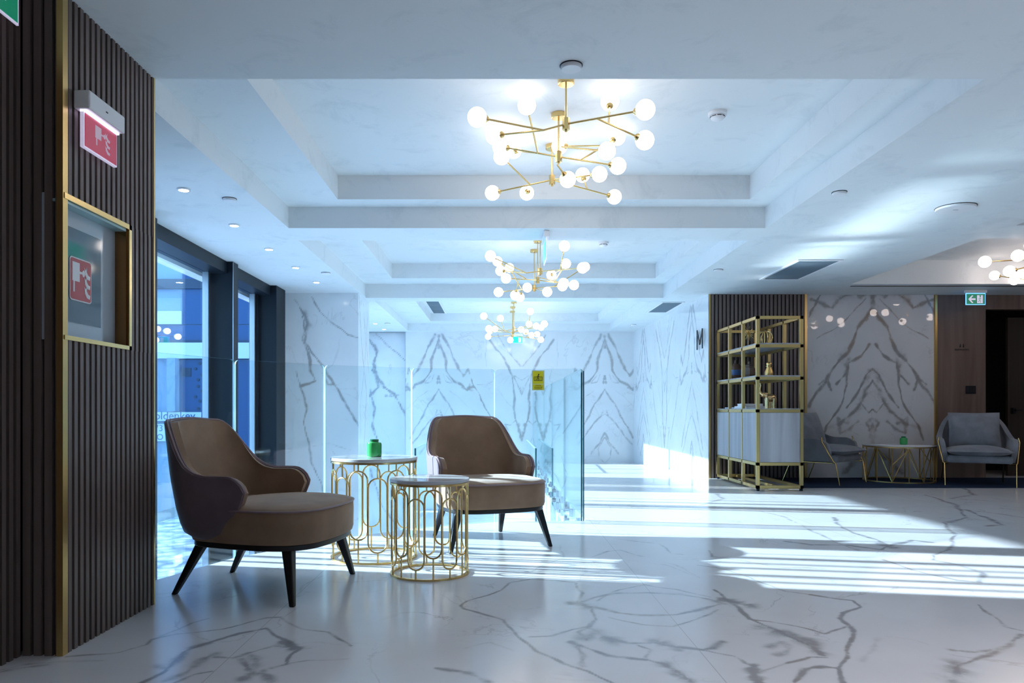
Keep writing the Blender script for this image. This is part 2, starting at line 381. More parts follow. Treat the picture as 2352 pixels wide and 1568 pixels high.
# ------------------------------------------------------------------ marble vein fields
def field(U, V, lines, wob=0.009):
    U = U+wob*np.sin(V*11+U*5)+wob*0.35*np.sin(V*29-U*17+1.3)+wob*.12*np.sin(V*83+U*71); V = V+wob*np.sin(U*13-V*6+0.7)+wob*0.3*np.sin(U*31+V*19)
    out = np.zeros_like(U)
    for ln in lines:
        pts, wd, it = ln
        pts = np.array(pts, float); k = len(pts)
        for i in range(k-1):
            a, b = pts[i], pts[i+1]; ab = b-a; l2 = (ab**2).sum()+1e-9
            r = wd*3
            box = (U > min(a[0], b[0])-r) & (U < max(a[0], b[0])+r) & (V > min(a[1], b[1])-r) & (V < max(a[1], b[1])+r)
            if not box.any(): continue
            u, v = U[box], V[box]
            t = np.clip(((u-a[0])*ab[0]+(v-a[1])*ab[1])/l2, 0, 1)
            d = np.hypot(u-a[0]-t*ab[0], v-a[1]-t*ab[1])
            s = (i+t)/max(1, k-1)
            ww = wd*(0.40+0.70*np.abs(np.sin(s*7.3+k+a[0]*3)))
            ww = np.maximum(ww, 0.0085)
            val = it*np.exp(-(d/ww)**2)
            out[box] = np.maximum(out[box], val)
    return out
def grid_mesh(name, X, Y, Z, fld, mat, flip=False):
    nr, nc = X.shape
    co = np.stack([X, Y, Z], -1).reshape(-1, 3)
    me = bpy.data.meshes.new(name)
    idx = np.arange(nr*nc).reshape(nr, nc)
    q = np.stack([idx[:-1, :-1], idx[:-1, 1:], idx[1:, 1:], idx[1:, :-1]], -1).reshape(-1, 4)
    if flip: q = q[:, ::-1]
    me.vertices.add(len(co)); me.vertices.foreach_set('co', co.ravel())
    me.loops.add(q.size); me.loops.foreach_set('vertex_index', q.ravel().astype(np.int32))
    me.polygons.add(len(q)); me.polygons.foreach_set('loop_start', (np.arange(len(q))*4).astype(np.int32))
    me.update(calc_edges=True)
    at = me.attributes.new('vein', 'FLOAT', 'POINT'); at.data.foreach_set('value', fld.ravel().astype(np.float32))
    me.materials.append(mat)
    ob = bpy.data.objects.new(name, me); COL.objects.link(ob); ob['kind'] = 'structure'
    return ob

# ------------------------------------------------------------------ setting: levels
ZC = 2.574; XW = -1.681; XR = 2.85; YB = 15.3; YS = 10.35; YL = 10.42; XWIN = -3.15; GZ = -1.0; LOW = -3.0
EDGE = [(-2.30, 3.10), (-1.91, 4.15), (-1.70, 4.75), (-1.27, 5.40), (-0.69, 5.93), (-0.02, 6.30), (0.762, 6.36)]
def xleft(Y):
    if Y <= 3.10: return -3.3
    if Y >= 6.36: return 0.762
    for (a, b) in zip(EDGE[:-1], EDGE[1:]):
        if a[1] <= Y <= b[1]: return a[0]+(b[0]-a[0])*(Y-a[1])/(b[1]-a[1])
def floorz(Y): return 0.0 if Y < 11 else -0.13*min(1, (Y-11)/4.2)

c6 = lambda L_: [tuple(FL(1000+x/1.7396, 1050+y/1.7396)[:2]) for x, y in L_]
c5 = lambda L_: [tuple(FL(x/2.94, 1200+y/2.94)[:2]) for x, y in L_]
floor_lines = [
 (c6([(430,490),(380,487),(300,500),(260,530),(200,550),(130,572),(110,590),(120,605),(200,630),(265,650),(300,690),(340,720),(420,780),(520,825),(600,850),(680,890),(700,901)]), .011, .75),
 (c6([(560,580),(640,560),(720,545),(850,540),(980,545),(1080,565),(1160,585)]), .020, .55),
 (c6([(640,600),(720,620),(830,630),(960,628),(1080,605),(1150,585)]), .020, .60),
 (c6([(640,575),(740,530),(830,510),(950,525),(1100,560)]), .010, .5),
 (c6([(700,640),(830,665),(960,678),(1040,650),(1130,610)]), .010, .5),
 (c6([(1150,565),(1200,580),(1255,590)]), .055, .7), (c6([(540,580),(580,590),(610,600)]), .045, .6),
 (c6([(430,490),(520,495),(560,500),(590,540),(560,578),(620,600),(650,650),(620,680),(560,700),(600,730)]), .012, .6),
 (c6([(580,720),(640,700),(700,730)]), .06, .5), (c6([(380,715),(460,715),(540,690),(610,680),(640,655)]), .012, .6),
 (c6([(610,680),(680,720),(760,740),(870,740),(950,760),(1060,770),(1100,760),(1150,735)]), .022, .6),
 (c6([(860,735),(920,750),(960,770)]), .05, .45),
 (c6([(1110,530),(1170,570),(1220,600),(1240,640),(1310,670),(1380,700),(1430,720),(1520,760),(1550,790)]), .016, .8),
 (c6([(1310,680),(1360,700),(1440,715),(1500,740),(1540,780)]), .06, .55), (c6([(1340,760),(1400,740),(1420,770),(1360,790)]), .03, .5),
 (c6([(1240,645),(1330,655),(1500,690),(1550,705),(1640,670)]), .009, .7),
 (c6([(1500,550),(1600,565),(1660,570),(1690,595),(1630,620),(1620,640),(1650,670),(1660,720),(1645,790),(1600,840),(1610,870),(1625,901)]), .013, .85),
 (c6([(1600,840),(1540,835),(1500,842),(1470,850),(1450,901)]), .016, .8),
 (c6([(1040,430),(1120,440),(1240,475),(1340,510),(1400,535),(1500,550)]), .009, .55),
 (c6([(540,740),(600,760),(700,790),(850,810),(930,830),(980,860),(1030,895)]), .018, .7),
 (c6([(550,740),(600,790),(590,830)]), .018, .5),
 (c6([(930,830),(980,870),(1030,901)]), .04, .5),
 (c6([(1270,830),(1280,870),(1300,901)]), .035, .75), (c6([(1290,860),(1350,840),(1500,800),(1560,800)]), .010, .6),
 (c6([(1060,770),(1180,790),(1230,820),(1270,830)]), .010, .5), (c6([(840,800),(860,770),(800,750)]), .01, .5),
 (c6([(2180,590),(2200,620),(2230,640),(2290,680),(2352,695)]), .012, .6),
 (c6([(2352,712),(2290,750),(2220,780),(2100,830),(2060,901)]), .022, .6), (c6([(2100,820),(2080,860),(2050,901)]), .06, .4),
 (c6([(2060,770),(2140,775),(2210,765)]), .02, .5),
 (c6([(1400,335),(1500,350),(1650,350),(1780,370),(1830,350),(1900,330),(1980,340)]), .022, .85),
 (c6([(1590,240),(1620,280),(1700,310),(1760,330),(1810,350)]), .022, .7), (c6([(1780,345),(1830,360)]), .06, .7),
 (c6([(2030,260),(2075,310),(2060,370),(1980,390),(1990,410),(2100,430),(2190,465),(2180,500),(2090,490),(1900,450),(1800,410)]), .024, .55),
 (c6([(1960,150),(2080,190),(2120,240),(2050,260)]), .03, .6), (c6([(2120,210),(2200,240),(2270,270),(2200,275)]), .03, .6),
 (c6([(2110,120),(2150,150),(2060,165)]), .03, .6), (c6([(2160,215),(2250,225),(2352,240)]), .02, .5),
 (c6([(1280,210),(1400,240),(1480,280),(1560,320),(1680,370)]), .02, .45), (c6([(1120,145),(1150,165),(1060,190)]), .03, .5),
 (c6([(370,330),(580,300),(700,290)]), .015, .3), (c6([(720,325),(900,345),(940,385),(990,388)]), .012, .45),
 (c6([(620,400),(700,375),(740,370),(830,395)]), .014, .45), (c6([(500,350),(510,400),(340,470)]), .01, .4),
 (c6([(1090,370),(1100,395),(1240,415),(1400,440),(1560,445)]), .012, .5),
 (c5([(430,905),(600,890),(800,870),(1000,820),(1060,780),(1200,750),(1350,735),(1500,720),(1650,680),(1800,645),(1900,640),(1980,690),(2050,715),(2200,740),(2300,800),(2352,830)]), .010, .60),
 (c5([(1060,785),(1150,740),(1300,670),(1400,645)]), .010, .4),
 (c5([(0,1000),(150,965),(400,935),(700,925)]), .014, .35), (c5([(-200,1060),(60,1000),(300,960)]), .02, .4),
 (c5([(950,1082),(1100,1000),(1240,880),(1400,820),(1600,750),(1780,715),(1850,760),(1950,810),(2015,855),(1960,900),(1950,960),(1840,985)]), .013, .85),
 (c5([(1060,970),(1120,985),(1200,920),(1300,850),(1420,815)]), .028, .55),
 (c5([(1120,1060),(1250,1000),(1400,910),(1480,880)]), .026, .5), (c5([(1160,1082),(1300,1020),(1420,1000)]), .012, .6),
 (c5([(1480,900),(1600,910),(1720,870),(1850,830),(1960,840)]), .016, .5), (c5([(1890,800),(1950,830),(1990,850)]), .035, .6),
 (c5([(1640,920),(1680,990),(1730,1030),(1790,1000)]), .02, .6), (c5([(1620,1060),(1680,1030),(1760,1020),(1830,1070)]), .03, .6), (c5([(1720,890),(1740,960),(1720,1020)]), .035, .4),
 (c5([(1950,960),(2100,930),(2352,915)]), .008, .35), (c5([(2050,480),(2000,500),(2060,420),(2170,360)]), .01, .3),
 (c6([(0,840),(90,850),(130,860),(220,901)]), .018, .6), (c6([(130,760),(230,735),(320,770)]), .008, .3), (c6([(1760,720),(1750,770),(1700,810)]), .02, .25), (c6([(1800,715),(1900,730),(1970,750)]), .01, .2),
]
ys = [-2.9]
while ys[-1] < YB+0.1:
    y = ys[-1]
    ys.append(y+(0.12 if y < 2.2 else 0.008 if y < 4.6 else 0.0125 if y < 6.5 else 0.03 if y < 8 else 0.06))
ys = sorted(set(ys+[3.10, 3.1001, 6.36]+[e[1] for e in EDGE])); ys = np.array(ys)
xs_abs = np.concatenate([np.arange(-1.9, 3.2, 0.0078), np.arange(3.2, 4.0, 0.0135), np.arange(4.0, 6.2, 0.05), np.arange(6.2, 9.01, 0.4)])
tt = (xs_abs-xs_abs[0])/(xs_abs[-1]-xs_abs[0])
XL = np.array([xleft(y) for y in ys])
X = XL[:, None]+(9.0-XL[:, None])*tt[None, :]
Yg = np.repeat(ys[:, None], len(tt), 1)
Zg = np.vectorize(floorz)(Yg)
fl = grid_mesh('floor', X, Yg, Zg, field(X, Yg, floor_lines), M['floor'])

# slab edge of the stair void and the lower level
m = MB().mat(M['whitegloss'])
edge_all = [(-3.3, 3.10)]+EDGE+[(0.762, YB)]
for a, b in zip(edge_all[:-1], edge_all[1:]):
    za, zb = floorz(a[1])-0.001, floorz(b[1])-0.001
    m.add([(a[0], a[1], za), (b[0], b[1], zb), (b[0], b[1], LOW), (a[0], a[1], LOW)], [(0, 1, 2, 3)])
struct(m, 'trim_1', clean=False)
struct(MB().box(-3.3, 0.762, 3.1, YB, LOW-0.1, LOW), 'floor_low', M['floor'])

# ------------------------------------------------------------------ ceiling
C1 = dict(x=(-1.855, 2.37), y=(3.629, 6.60), st=[((0.49, 0.22, 0.24, 0.24), 2.763), None, 2.967])
COF = [
 ((-1.86, 2.39, 3.629, 6.60), (0.49, 0.22, 0.24, 0.24), 2.763, 2.967),
 ((-1.90, 2.40, 7.08, 10.70), (0.45, 0.22, 0.24, 0.50), 2.770, 2.967),
 ((-1.82, 2.30, 11.05, 15.05), (0.50, 0.30, 0.24, 0.40), 2.715, 2.87),
 ((4.555, 8.3, 7.0, 9.52), None, None, 2.88),
 ((4.555, 8.3, 3.7, 6.50), None, None, 2.88)]
m = MB().mat(M['ceil'])
def hole_cells(x0, x1, y0, y1, z, holes):
    xs_ = sorted({x0, x1}|{h[i] for h in holes for i in (0, 1)}); ys_ = sorted({y0, y1}|{h[i] for h in holes for i in (2, 3)})
    for i in range(len(xs_)-1):
        for j in range(len(ys_)-1):
            cx, cy = (xs_[i]+xs_[i+1])/2, (ys_[j]+ys_[j+1])/2
            if any(h[0] < cx < h[1] and h[2] < cy < h[3] for h in holes): continue
            m.add([(xs_[i], ys_[j], z), (xs_[i+1], ys_[j], z), (xs_[i+1], ys_[j+1], z), (xs_[i], ys_[j+1], z)], [(0, 3, 2, 1)])
def riser(x0, x1, y0, y1, z0, z1):
    c = [(x0, y0), (x1, y0), (x1, y1), (x0, y1)]
    for a, b in zip(c, c[1:]+c[:1]):
        m.add([(*a, z0), (*b, z0), (*b, z1), (*a, z1)], [(0, 1, 2, 3)])
hole_cells(-3.3, 9.0, -2.9, YB, ZC, [c[0] for c in COF])
for (x0, x1, y0, y1), ins, z1, z2 in COF:
    if ins:
        l, r, n, f = ins
        riser(x0, x1, y0, y1, ZC, z1); hole_cells(x0, x1, y0, y1, z1, [(x0+l, x1-r, y0+n, y1-f)])
        riser(x0+l, x1-r, y0+n, y1-f, z1, z2); hole_cells(x0+l, x1-r, y0+n, y1-f, z2, [])
    else:
        riser(x0, x1, y0, y1, ZC, z2); hole_cells(x0, x1, y0, y1, z2, [])
struct(m, 'ceiling', clean=False)
struct(MB().box(-3.4, 9.2, -3.0, YB+0.3, 3.2, 3.3), 'roof_slab', M['ceil'])
for nm, a in (('wall_top_west', (-3.45, -3.31, -3, YB+.3, 2.45, 3.3)), ('wall_top_north', (-3.4, 9.2, YB+.2, YB+.3, 2.5, 3.3)), ('wall_top_east', (9.1, 9.2, -3, YB, 2.5, 3.3)), ('wall_top_south', (-3.4, 9.2, -3.05, -2.95, 2.3, 3.3))):
    struct(MB().box(*a), nm, M['ceil'])

# ------------------------------------------------------------------ left wooden walls
def slats_y(m, x, y0, y1, z0, z1, pitch, gap=0.42, dep=0.018):      # wall in a plane x = const, facing +x
    m.mat(M['groove']).box(x-0.06, x-dep, y0, y1, z0, z1); m.mat(M['slat'])
    y = y0
    while y < y1-0.001:
        m.box(x-dep, x, y+pitch*gap*0.5, min(y1, y+pitch*(1-gap*0.5)), z0, z1); y += pitch
def slats_x(m, y, x0, x1, z0, z1, pitch, gap=0.42, dep=0.018):      # facing -y
    m.mat(M['groove']).box(x0, x1, y+dep, y+0.06, z0, z1); m.mat(M['slat'])
    x = x0
    while x < x1-0.001:
        m.box(x+pitch*gap*0.5, min(x1, x+pitch*(1-gap*0.5)), y, y+dep, z0, z1); x += pitch
YJ = 2.863; XN = -1.842; YE = 3.629
CY0, CY1, CZ0, CZ1 = 2.868, 3.394, 1.225, 1.795            # cabinet opening
m = MB()
slats_y(m, XW, YJ+0.03, YE-0.012, 0, CZ0, 0.0415)
slats_y(m, XW, YJ+0.03, YE-0.012, CZ1, ZC, 0.0415)
slats_y(m, XW, CY1, YE-0.012, CZ0, CZ1, 0.0415)
m.mat(M['groove']).box(-3.2, XW-0.13, YJ+0.08, YE-0.001, 0, ZC)
m.box(XW-0.13, XW-0.061, YJ+0.08, YE-0.001, 0, CZ0); m.box(XW-0.13, XW-0.061, YJ+0.08, YE-0.001, CZ1, ZC); m.box(XW-0.13, XW-0.061, CY1, YE-0.001, CZ0, CZ1)
struct(m, 'wall_left', clean=False)
m = MB()
slats_y(m, XN, -2.9, YJ-0.002, 0, ZC, 0.0415)
m.mat(M['groove']).box(-3.2, XN-0.06, -2.9, YJ, 0, ZC)
slats_x(m, YJ, XN, XW-0.02, 0, ZC, 0.042, gap=0.3)
m.mat(M['groove']).box(-3.2, XW-0.03, YJ+0.06, YJ+0.079, 0, ZC)
struct(m, 'wall_left_near', clean=False)
m = MB().mat(M['brassd']).box(XW-0.022, XW+0.003, YJ-0.004, YJ+0.03, 0, ZC)
struct(m, 'trim_2')
struct(MB().mat(M['brassd']).box(XW-0.03, XW+0.003, YE-0.012, YE+0.002, 0, ZC), 'trim_3')
# outer left wall before the glazing starts
struct(MB().box(-3.35, -3.15, -2.9, 4.75, LOW, ZC), 'wall_left_outer', M['groove'])

# hose cabinet
O = (XW, 3.13, CZ0)
cab = thing('fire_hose_cabinet', 'recessed fire hose cabinet with brass frame in the dark slatted wall', 'cabinet', O)
f = MB()
fw = 0.022
f.box(XW-0.02, XW+0.006, CY0, CY1, CZ1-fw, CZ1).box(XW-0.02, XW+0.006, CY0, CY1, CZ0, CZ0+fw*0.8).box(XW-0.02, XW+0.006, CY1-fw, CY1, CZ0, CZ1)
f.build('frame', M['brass'], cab, off=O)
XC = XW-0.055
MB().box(XC+0.001, XW-0.004, CY1-fw-0.012, CY1-fw-0.001, CZ0+0.02, CZ1-0.02).build('reveal', M['bronze'], cab, off=O)
MB().box(XC+0.001, XW-0.004, CY0, CY1-fw-0.012, CZ1-fw-0.012, CZ1-fw-0.001).build('reveal', M['glassedgel'], cab, off=O)
MB().box(XC-0.03, XC, CY0, CY1-fw, CZ0, CZ1).build('door', M['cabwhite'], cab, off=O)
dg_ = MB().box(XC, XC+0.004, 2.93, 3.235, CZ0+0.085, CZ1-0.10).build('door_window', M['cabglass'], cab, off=O)
lk = MB().box(XC, XC+0.018, 2.885, 2.908, 1.49, 1.56).build('lock', M['black'], cab, off=O, bevel=0.004)
# sign on the door
sx0 = XC+0.0045; y0, y1, z0, z1 = 2.995, 3.155, 1.400, 1.578
sg = thing('fire_hose_sticker', 'red rounded fire hose sticker on the glass of the recessed cabinet', 'sign', (sx0, (y0+y1)/2, z0))
def rrect(y0, y1, z0, z1, r, n=5):
    pts = []
    for cy, cz, a0 in ((y1-r, z1-r, 0), (y0+r, z1-r, PI/2), (y0+r, z0+r, PI), (y1-r, z0+r, 1.5*PI)):
        for i in range(n+1): pts.append((cy+r*math.cos(a0+i*PI/2/n), cz+r*math.sin(a0+i*PI/2/n)))
    return pts
MB().prism(rrect(y0, y1, z0, z1, 0.015), 'x', sx0, sx0+0.002).build('border', M['white'], sg, off=sg.location)
MB().prism(rrect(y0+.005, y1-.005, z0+.005, z1-.005, 0.012), 'x', sx0+0.002, sx0+0.003).build('field', M['red'], sg, off=sg.location)
def hose_icon(m, y0, z0, w, h, x0, x1):
    R = lambda a, b, c, d: m.box(x0, x1, y0+a*w, y0+c*w, z0+b*h, z0+d*h)
    R(.05, .45, .42, .92); R(.10, .18, .17, .45); R(.42, .66, .56, .72)
    m.prism([(y0+w*(.62+.07*math.cos(a)), z0+h*(.69+.09*math.sin(a))) for a in [i*PI/6 for i in range(12)]], 'x', x0, x1)
    for k in range(3):
        b = .08+k*.24
        pts = [(.66, b+.30), (.70, b+.12), (.80, b+.02), (.95, b), (.97, b+.10), (.86, b+.12), (.78, b+.20), (.80, b+.34), (.74, b+.22)]
        m.prism([(y0+w*a, z0+h*c) for a, c in pts], 'x', x0, x1)
pm = MB(); hose_icon(pm, y0+.008, z0+.005, (y1-y0)-.016, (z1-z0)-.012, sx0+.003, sx0+.0038)
pm.build('pictogram', M['white'], sg, off=sg.location)

# illuminated fire hose sign on the slats
Y0, Y1 = 2.935, 3.215; bx0, bx1 = XW+0.0, XW+0.065
sg = thing('illuminated_fire_sign', 'glowing red fire hose sign with white housing on the dark slatted wall', 'sign', (XW, (Y0+Y1)/2, 2.0))
MB().box(bx0, bx1, Y0, Y1, 2.148, 2.222).build('housing', M['white'], sg, off=sg.location, bevel=0.006)
MB().box(XW+.02, XW+.035, Y0+.012, Y1-.012, 2.0, 2.14).build('panel_edge', M['whitelit'], sg, off=sg.location)
MB().box(XW+.035, XW+.037, Y0+.018, Y1-.018, 2.006, 2.138).build('red_panel', M['redlit'], sg, off=sg.location)
MB().box(XW+.02, XW+.045, Y0+.012, Y1-.012, 2.140, 2.148).build('light_strip', M['tubelit'], sg, off=sg.location)
pm = MB(); hose_icon(pm, Y0+.085, 2.018, .125, .108, XW+.037, XW+.038); pm.build('pictogram', M['pictolit'], sg, off=sg.location)
pm = MB()
for q in (3.06, 3.068): pm.lathe([(0.003, 0), (0.003, .002)], (0, 0, 0), 10, Matrix.Translation((bx1, q, 2.182)) @ Matrix.Rotation(PI/2, 4, 'Y'))
pm.build('indicator', M['black'], sg, off=sg.location)

def man_icon(m, fn, s=1.0):
    # running figure from bars, fn maps (a,b) in 0..1 to a 3D point
    for a, b, w_ in (((.52,.80),(.45,.45),.14), ((.45,.45),(.62,.28),.10), ((.62,.28),(.60,.08),.09), ((.45,.45),(.30,.22),.10), ((.30,.22),(.10,.20),.08), ((.50,.74),(.72,.60),.07), ((.50,.74),(.28,.68),.07), ((.28,.68),(.22,.50),.07)):
        m.bar(fn(*a), fn(*b), w_*s, 0.0012, up=UPN)
    return m
# green exit sign top-left
xg = -1.76
sg = thing('exit_sign', 'green exit sign with white arrow in the top left corner beside dark slats', 'sign', (xg, 2.57, 2.36))
MB().box(xg-.004, xg+.004, 2.40, 2.716, 2.36, 2.545).build('panel_edge', M['whitelit'], sg, off=sg.location)
MB().box(xg+.004, xg+.0055, 2.408, 2.709, 2.367, 2.54).build('green_panel', M['greenlit'], sg, off=sg.location)
MB().box(xg-.03, xg+.03, 2.40, 2.716, 2.545, ZC-.001).build('housing', M['white'], sg, off=sg.location)
pm = MB(); a0, b0 = 2.635, 2.45
pm.prism([(a0-.04, b0+.018), (a0+.005, b0+.018), (a0-.014, b0+.038), (a0+.006, b0+.038), (a0+.045, b0), (a0+.006, b0-.038), (a0-.014, b0-.038), (a0+.005, b0-.018), (a0-.04, b0-.018)], 'x', xg+.0055, xg+.0065)
pm.build('arrow', M['whitelit'], sg, off=sg.location)

# ------------------------------------------------------------------ glazing on the left
def glazed(y0, y1, name):
    m = MB().mat(M['winglass']).box(XWIN-0.006, XWIN+0.006, y0, y1, LOW, ZC-0.13)
    return struct(m, name)
struct(MB().mat(M['blacksteel']).box(XWIN-0.06, -2.95, 4.75, 10.25, ZC-0.13, ZC-0.001), 'trim_4')
struct(MB().mat(M['blacksteel']).box(XWIN-0.06, -2.95, 11.1, YB, ZC-0.13, ZC-0.001), 'trim_5')
bm_ = MB().mat(M['blacksteel'])
for (a, b, xi) in ((6.00, 6.27, -2.88), (8.08, 8.24, -2.885), (9.62, 10.02, -2.87)):
    bm_.box(-3.19, xi, a, b, LOW, ZC-0.002)
for (a, b, d) in ((4.70, 4.78, .07), (4.92, 4.945, .04), (5.08, 5.12, .04), (5.28, 5.31, .04), (5.44, 5.46, .04), (5.60, 5.66, .05), (8.50, 8.54, .06), (9.55, 9.60, .06), (10.12, 10.2, .1), (12.2, 12.26, .07), (13.5, 13.6, .1), (14.6, 14.65, .06)):
    bm_.box(XWIN-0.05, XWIN+d, a, b, LOW, ZC-0.1)
struct(bm_, 'trim_6')
s_ = MB().mat(M['steel'])
for (a, b) in ((7.98, 8.03), (9.50, 9.545)): s_.box(XWIN-0.03, XWIN+0.035, a, b, LOW, ZC-0.13)
for (a, b) in ((8.075, 8.085),): s_.box(-2.887, -2.880, a, b, LOW, ZC-0.01)
struct(s_, 'trim_7')
for i, (a, b) in enumerate(((4.78, 6.0), (6.27, 8.0), (8.24, 9.55), (11.1, 12.2), (12.26, 13.5), (13.6, YB))):
    glazed(a, b, 'window_%d' % (i+1))

# marble column
cc = lambda L_: [((360+x/2.24-VX)*10.26/F, H-(640+y/2.24-VY)*10.26/F) for x, y in L_]
col_lines = [
 (cc([(715,110),(755,180),(775,230),(750,310),(780,380),(790,470),(820,530),(740,550)]), .022, .8),
 (cc([(745,190),(770,300),(765,330),(830,420),(880,500),(930,560),(975,650),(1040,760)]), .020, .75),
 (cc([(720,480),(750,580),(770,670),(760,750),(780,850),(800,950),(850,1060),(870,1200)]), .018, .65),
 (cc([(800,90),(840,170),(910,230),(980,290),(1035,300)]), .014, .65), (cc([(860,500),(880,545),(920,540)]), .018, .6),
 (cc([(760,170),(780,240),(760,300)]), .055, .35), (cc([(800,860),(900,850),(1000,880)]), .01, .35), (cc([(900,880),(960,1000),(1000,1150)]), .01, .35)]
def wallgrid(name, axis, const, u0, u1, z0, z1, res, fieldfn, mat, flip=False):
    u = np.linspace(u0, u1, max(2, int((u1-u0)/res))); z = np.linspace(z0, z1, max(2, int((z1-z0)/res)))
    U, Z = np.meshgrid(u, z); Cc = const(U) if callable(const) else np.full_like(U, const)
    if axis == 'y': return grid_mesh(name, U, Cc, Z, fieldfn(U, Z), mat, flip)
    return grid_mesh(name, Cc, U, Z, fieldfn(U, Z), mat, flip)
cx0, cx1, cy0, cy1 = -2.83, -1.925, 10.26, 11.12
wallgrid('column_front', 'y', cy0, cx0, cx1, LOW, ZC, .018, lambda u, z: field(u, z, col_lines), M['columnmarble'])
side_lines = [([(10.3, 2.6), (10.5, 1.9), (10.9, 1.2), (10.7, .4)], .02, .6), ([(11.0, 2.4), (10.75, 1.6), (10.4, 1.0), (10.5, 0), (10.8, -.8)], .016, .5), ([(10.6,2.5),(11.1,1.5)], .02, .5)]
wallgrid('column_side', 'x', cx1, cy0, cy1, LOW, ZC, .02, lambda u, z: field(u, z, side_lines), M['columnmarble'])
struct(MB().mat(M['columnmarble']).box(cx0-.32, cx1-.004, cy0+.004, cy1, LOW, ZC), 'column_inner')

# ------------------------------------------------------------------ back wall and right marble wall (bookmatched)
S3 = 3.733; K = YB/F
def za(y): return H-(660+y/S3-VY)*K
A = lambda L_: [(dx/S3*K, za(y)) for dx, y in L_]
PERB = 712/S3*K
V_ = lambda L_: [(PERB-dv/S3*K, za(y)) for dv, y in L_]
book = [
 (A([(0,420),(25,520),(60,620),(70,720),(130,800),(200,840),(240,880),(270,850),(300,850)]), .030, .75), (A([(0,425),(3,520)]), .05, .6),
 (A([(30,405),(90,500),(120,600),(170,690),(220,760),(250,700),(265,740)]), .032, .65),
 (A([(0,870),(40,930),(90,1000),(130,1100),(200,1200),(245,1290)]), .024, .6),
 (A([(0,1080),(60,1130),(110,1180),(150,1230),(180,1290),(230,1340)]), .022, .6), (A([(10,1050),(30,1100)]), .02, .5),
 (A([(0,1250),(40,1330),(90,1380),(120,1430)]), .022, .6), (A([(0,1290),(60,1380),(50,1450),(0,1500)]), .016, .5),
 (A([(0,760),(10,830)]), .025, .6), (A([(40,750),(60,810),(120,820),(70,760)]), .012, .5), (A([(240,880),(200,860)]), .03, .5),
 (A([(90,880),(190,960),(300,1060),(380,1160)]), .009, .35), (A([(100,1000),(30,1120),(0,1180)]), .008, .3),
 (V_([(270,450),(220,530),(160,600),(110,680),(80,760),(75,860),(55,960),(70,1030),(60,1120),(25,1200),(0,1310)]), .026, .75),
 (V_([(30,1180),(10,1240),(0,1300)]), .045, .6), (V_([(60,1150),(90,1180),(140,1170),(110,1240),(80,1330),(60,1400),(90,1440)]), .018, .55),
 (V_([(200,405),(140,520),(60,620),(10,680),(0,675)]), .022, .55), (V_([(150,405),(110,480),(90,560)]), .05, .3),
 (V_([(65,770),(30,850),(0,920)]), .016, .55), (V_([(20,860),(0,900)]), .05, .35), (V_([(60,760),(0,790)]), .012, .5),
 (V_([(430,780),(410,840),(370,900),(350,970),(300,1050),(270,1095),(230,1160),(170,1250)]), .014, .85),
 (V_([(300,420),(310,560),(300,680)]), .008, .4), (V_([(380,830),(300,840),(240,800),(260,700)]), .008, .45),
 (V_([(200,870),(130,980),(70,1030)]), .010, .45), (V_([(440,830),(470,870),(420,880)]), .03, .5),
 (V_([(0,1420),(40,1500),(100,1600),(160,1720)]), .02, .5), (V_([(160,1450),(200,1600),(150,1800),(80,2000)]), .016, .5),
 (A([(0,1600),(60,1720),(140,1800),(200,1950)]), .024, .55), (A([(0,1900),(80,2000),(160,2200)]), .02, .5),
]
def bookfield(ax0, per):
    def fn(u, z):
        q = np.abs(((u-ax0) % (2*per)+2*per) % (2*per)); q = np.where(q > per, 2*per-q, q)*(PERB/per)
        return field(q, z, book)
    return fn
axA = (1389-VX)*K
wallgrid('wall_back', 'y', YB, -1.90, 3.0, LOW, ZC, .017, bookfield(axA, PERB), M['backmarble'])
bl = lambda L_: [((360+x/2.24-VX)*(YB+.15)/F, H-(640+y/2.24-VY)*(YB+.15)/F) for x, y in L_]
blines = [(bl([(1095,310),(1130,370),(1120,440),(1140,560),(1100,600)]), .04, .8), (bl([(1110,470),(1170,560),(1220,590),(1290,710)]), .03, .8),
          (bl([(1100,570),(1120,680),(1110,760),(1130,820)]), .03, .7), (bl([(1130,285),(1200,350),(1280,420)]), .02, .6), (bl([(1180,600),(1240,600)]), .025, .6), (bl([(1100,980),(1150,1150),(1250,1300)]), .03, .6)]
wallgrid('wall_back_left', 'y', YB+.15, -3.2, -1.90, LOW, ZC, .03, lambda u, z: field(u, z, blines), M['columnmarble'])
struct(MB().mat(M['backmarble']).box(-1.90, -1.896, YB, YB+.15, LOW, ZC), 'wall_back_side')
XRF = lambda y: 2.955-.135*(y-YS)/(YB-YS)
wallgrid('wall_right', 'x', XRF, YS, YB, -.2, ZC, .017, bookfield(11.16, 1.62), M['backmarble'], flip=True)

# stair landing in the void
st = thing('staircase', 'white staircase with glass sides down in the void behind the balustrade', 'staircase', (-0.3, 11.5, LOW))
LZ = -1.10
MB().box(-1.45, 0.66, 11.5, YB-.01, LZ-.2, LZ).build('landing', M['floor'], st, off=st.location)
q = MB()
for i in range(11):
    q.box(-1.4, 0.6, 11.5-.28*(i+1), 11.5-.28*i, LZ-.17*(i+1)-.15, LZ-.17*(i+1))
q.build('steps', M['whitegloss'], st, off=st.location)
for x in (-1.27, 0.60):
    g = MB().mat(M['glass']).prism([(11.5, LZ-.1), (15.2, LZ-.1), (15.2, .36), (11.5, .36)], 'x', x-.008, x+.008)
    go = g.build('glass_side', None, st, off=st.location)
    MB().box(x-.012, x+.012, 11.47, 11.5, LZ-.1, .36).build('glass_edge', M['glassedge'], go, off=st.location)
    MB().box(x-.012, x+.012, 11.5, 15.2, .35, .362).build('glass_edge', M['glassedgel'], go, off=st.location)

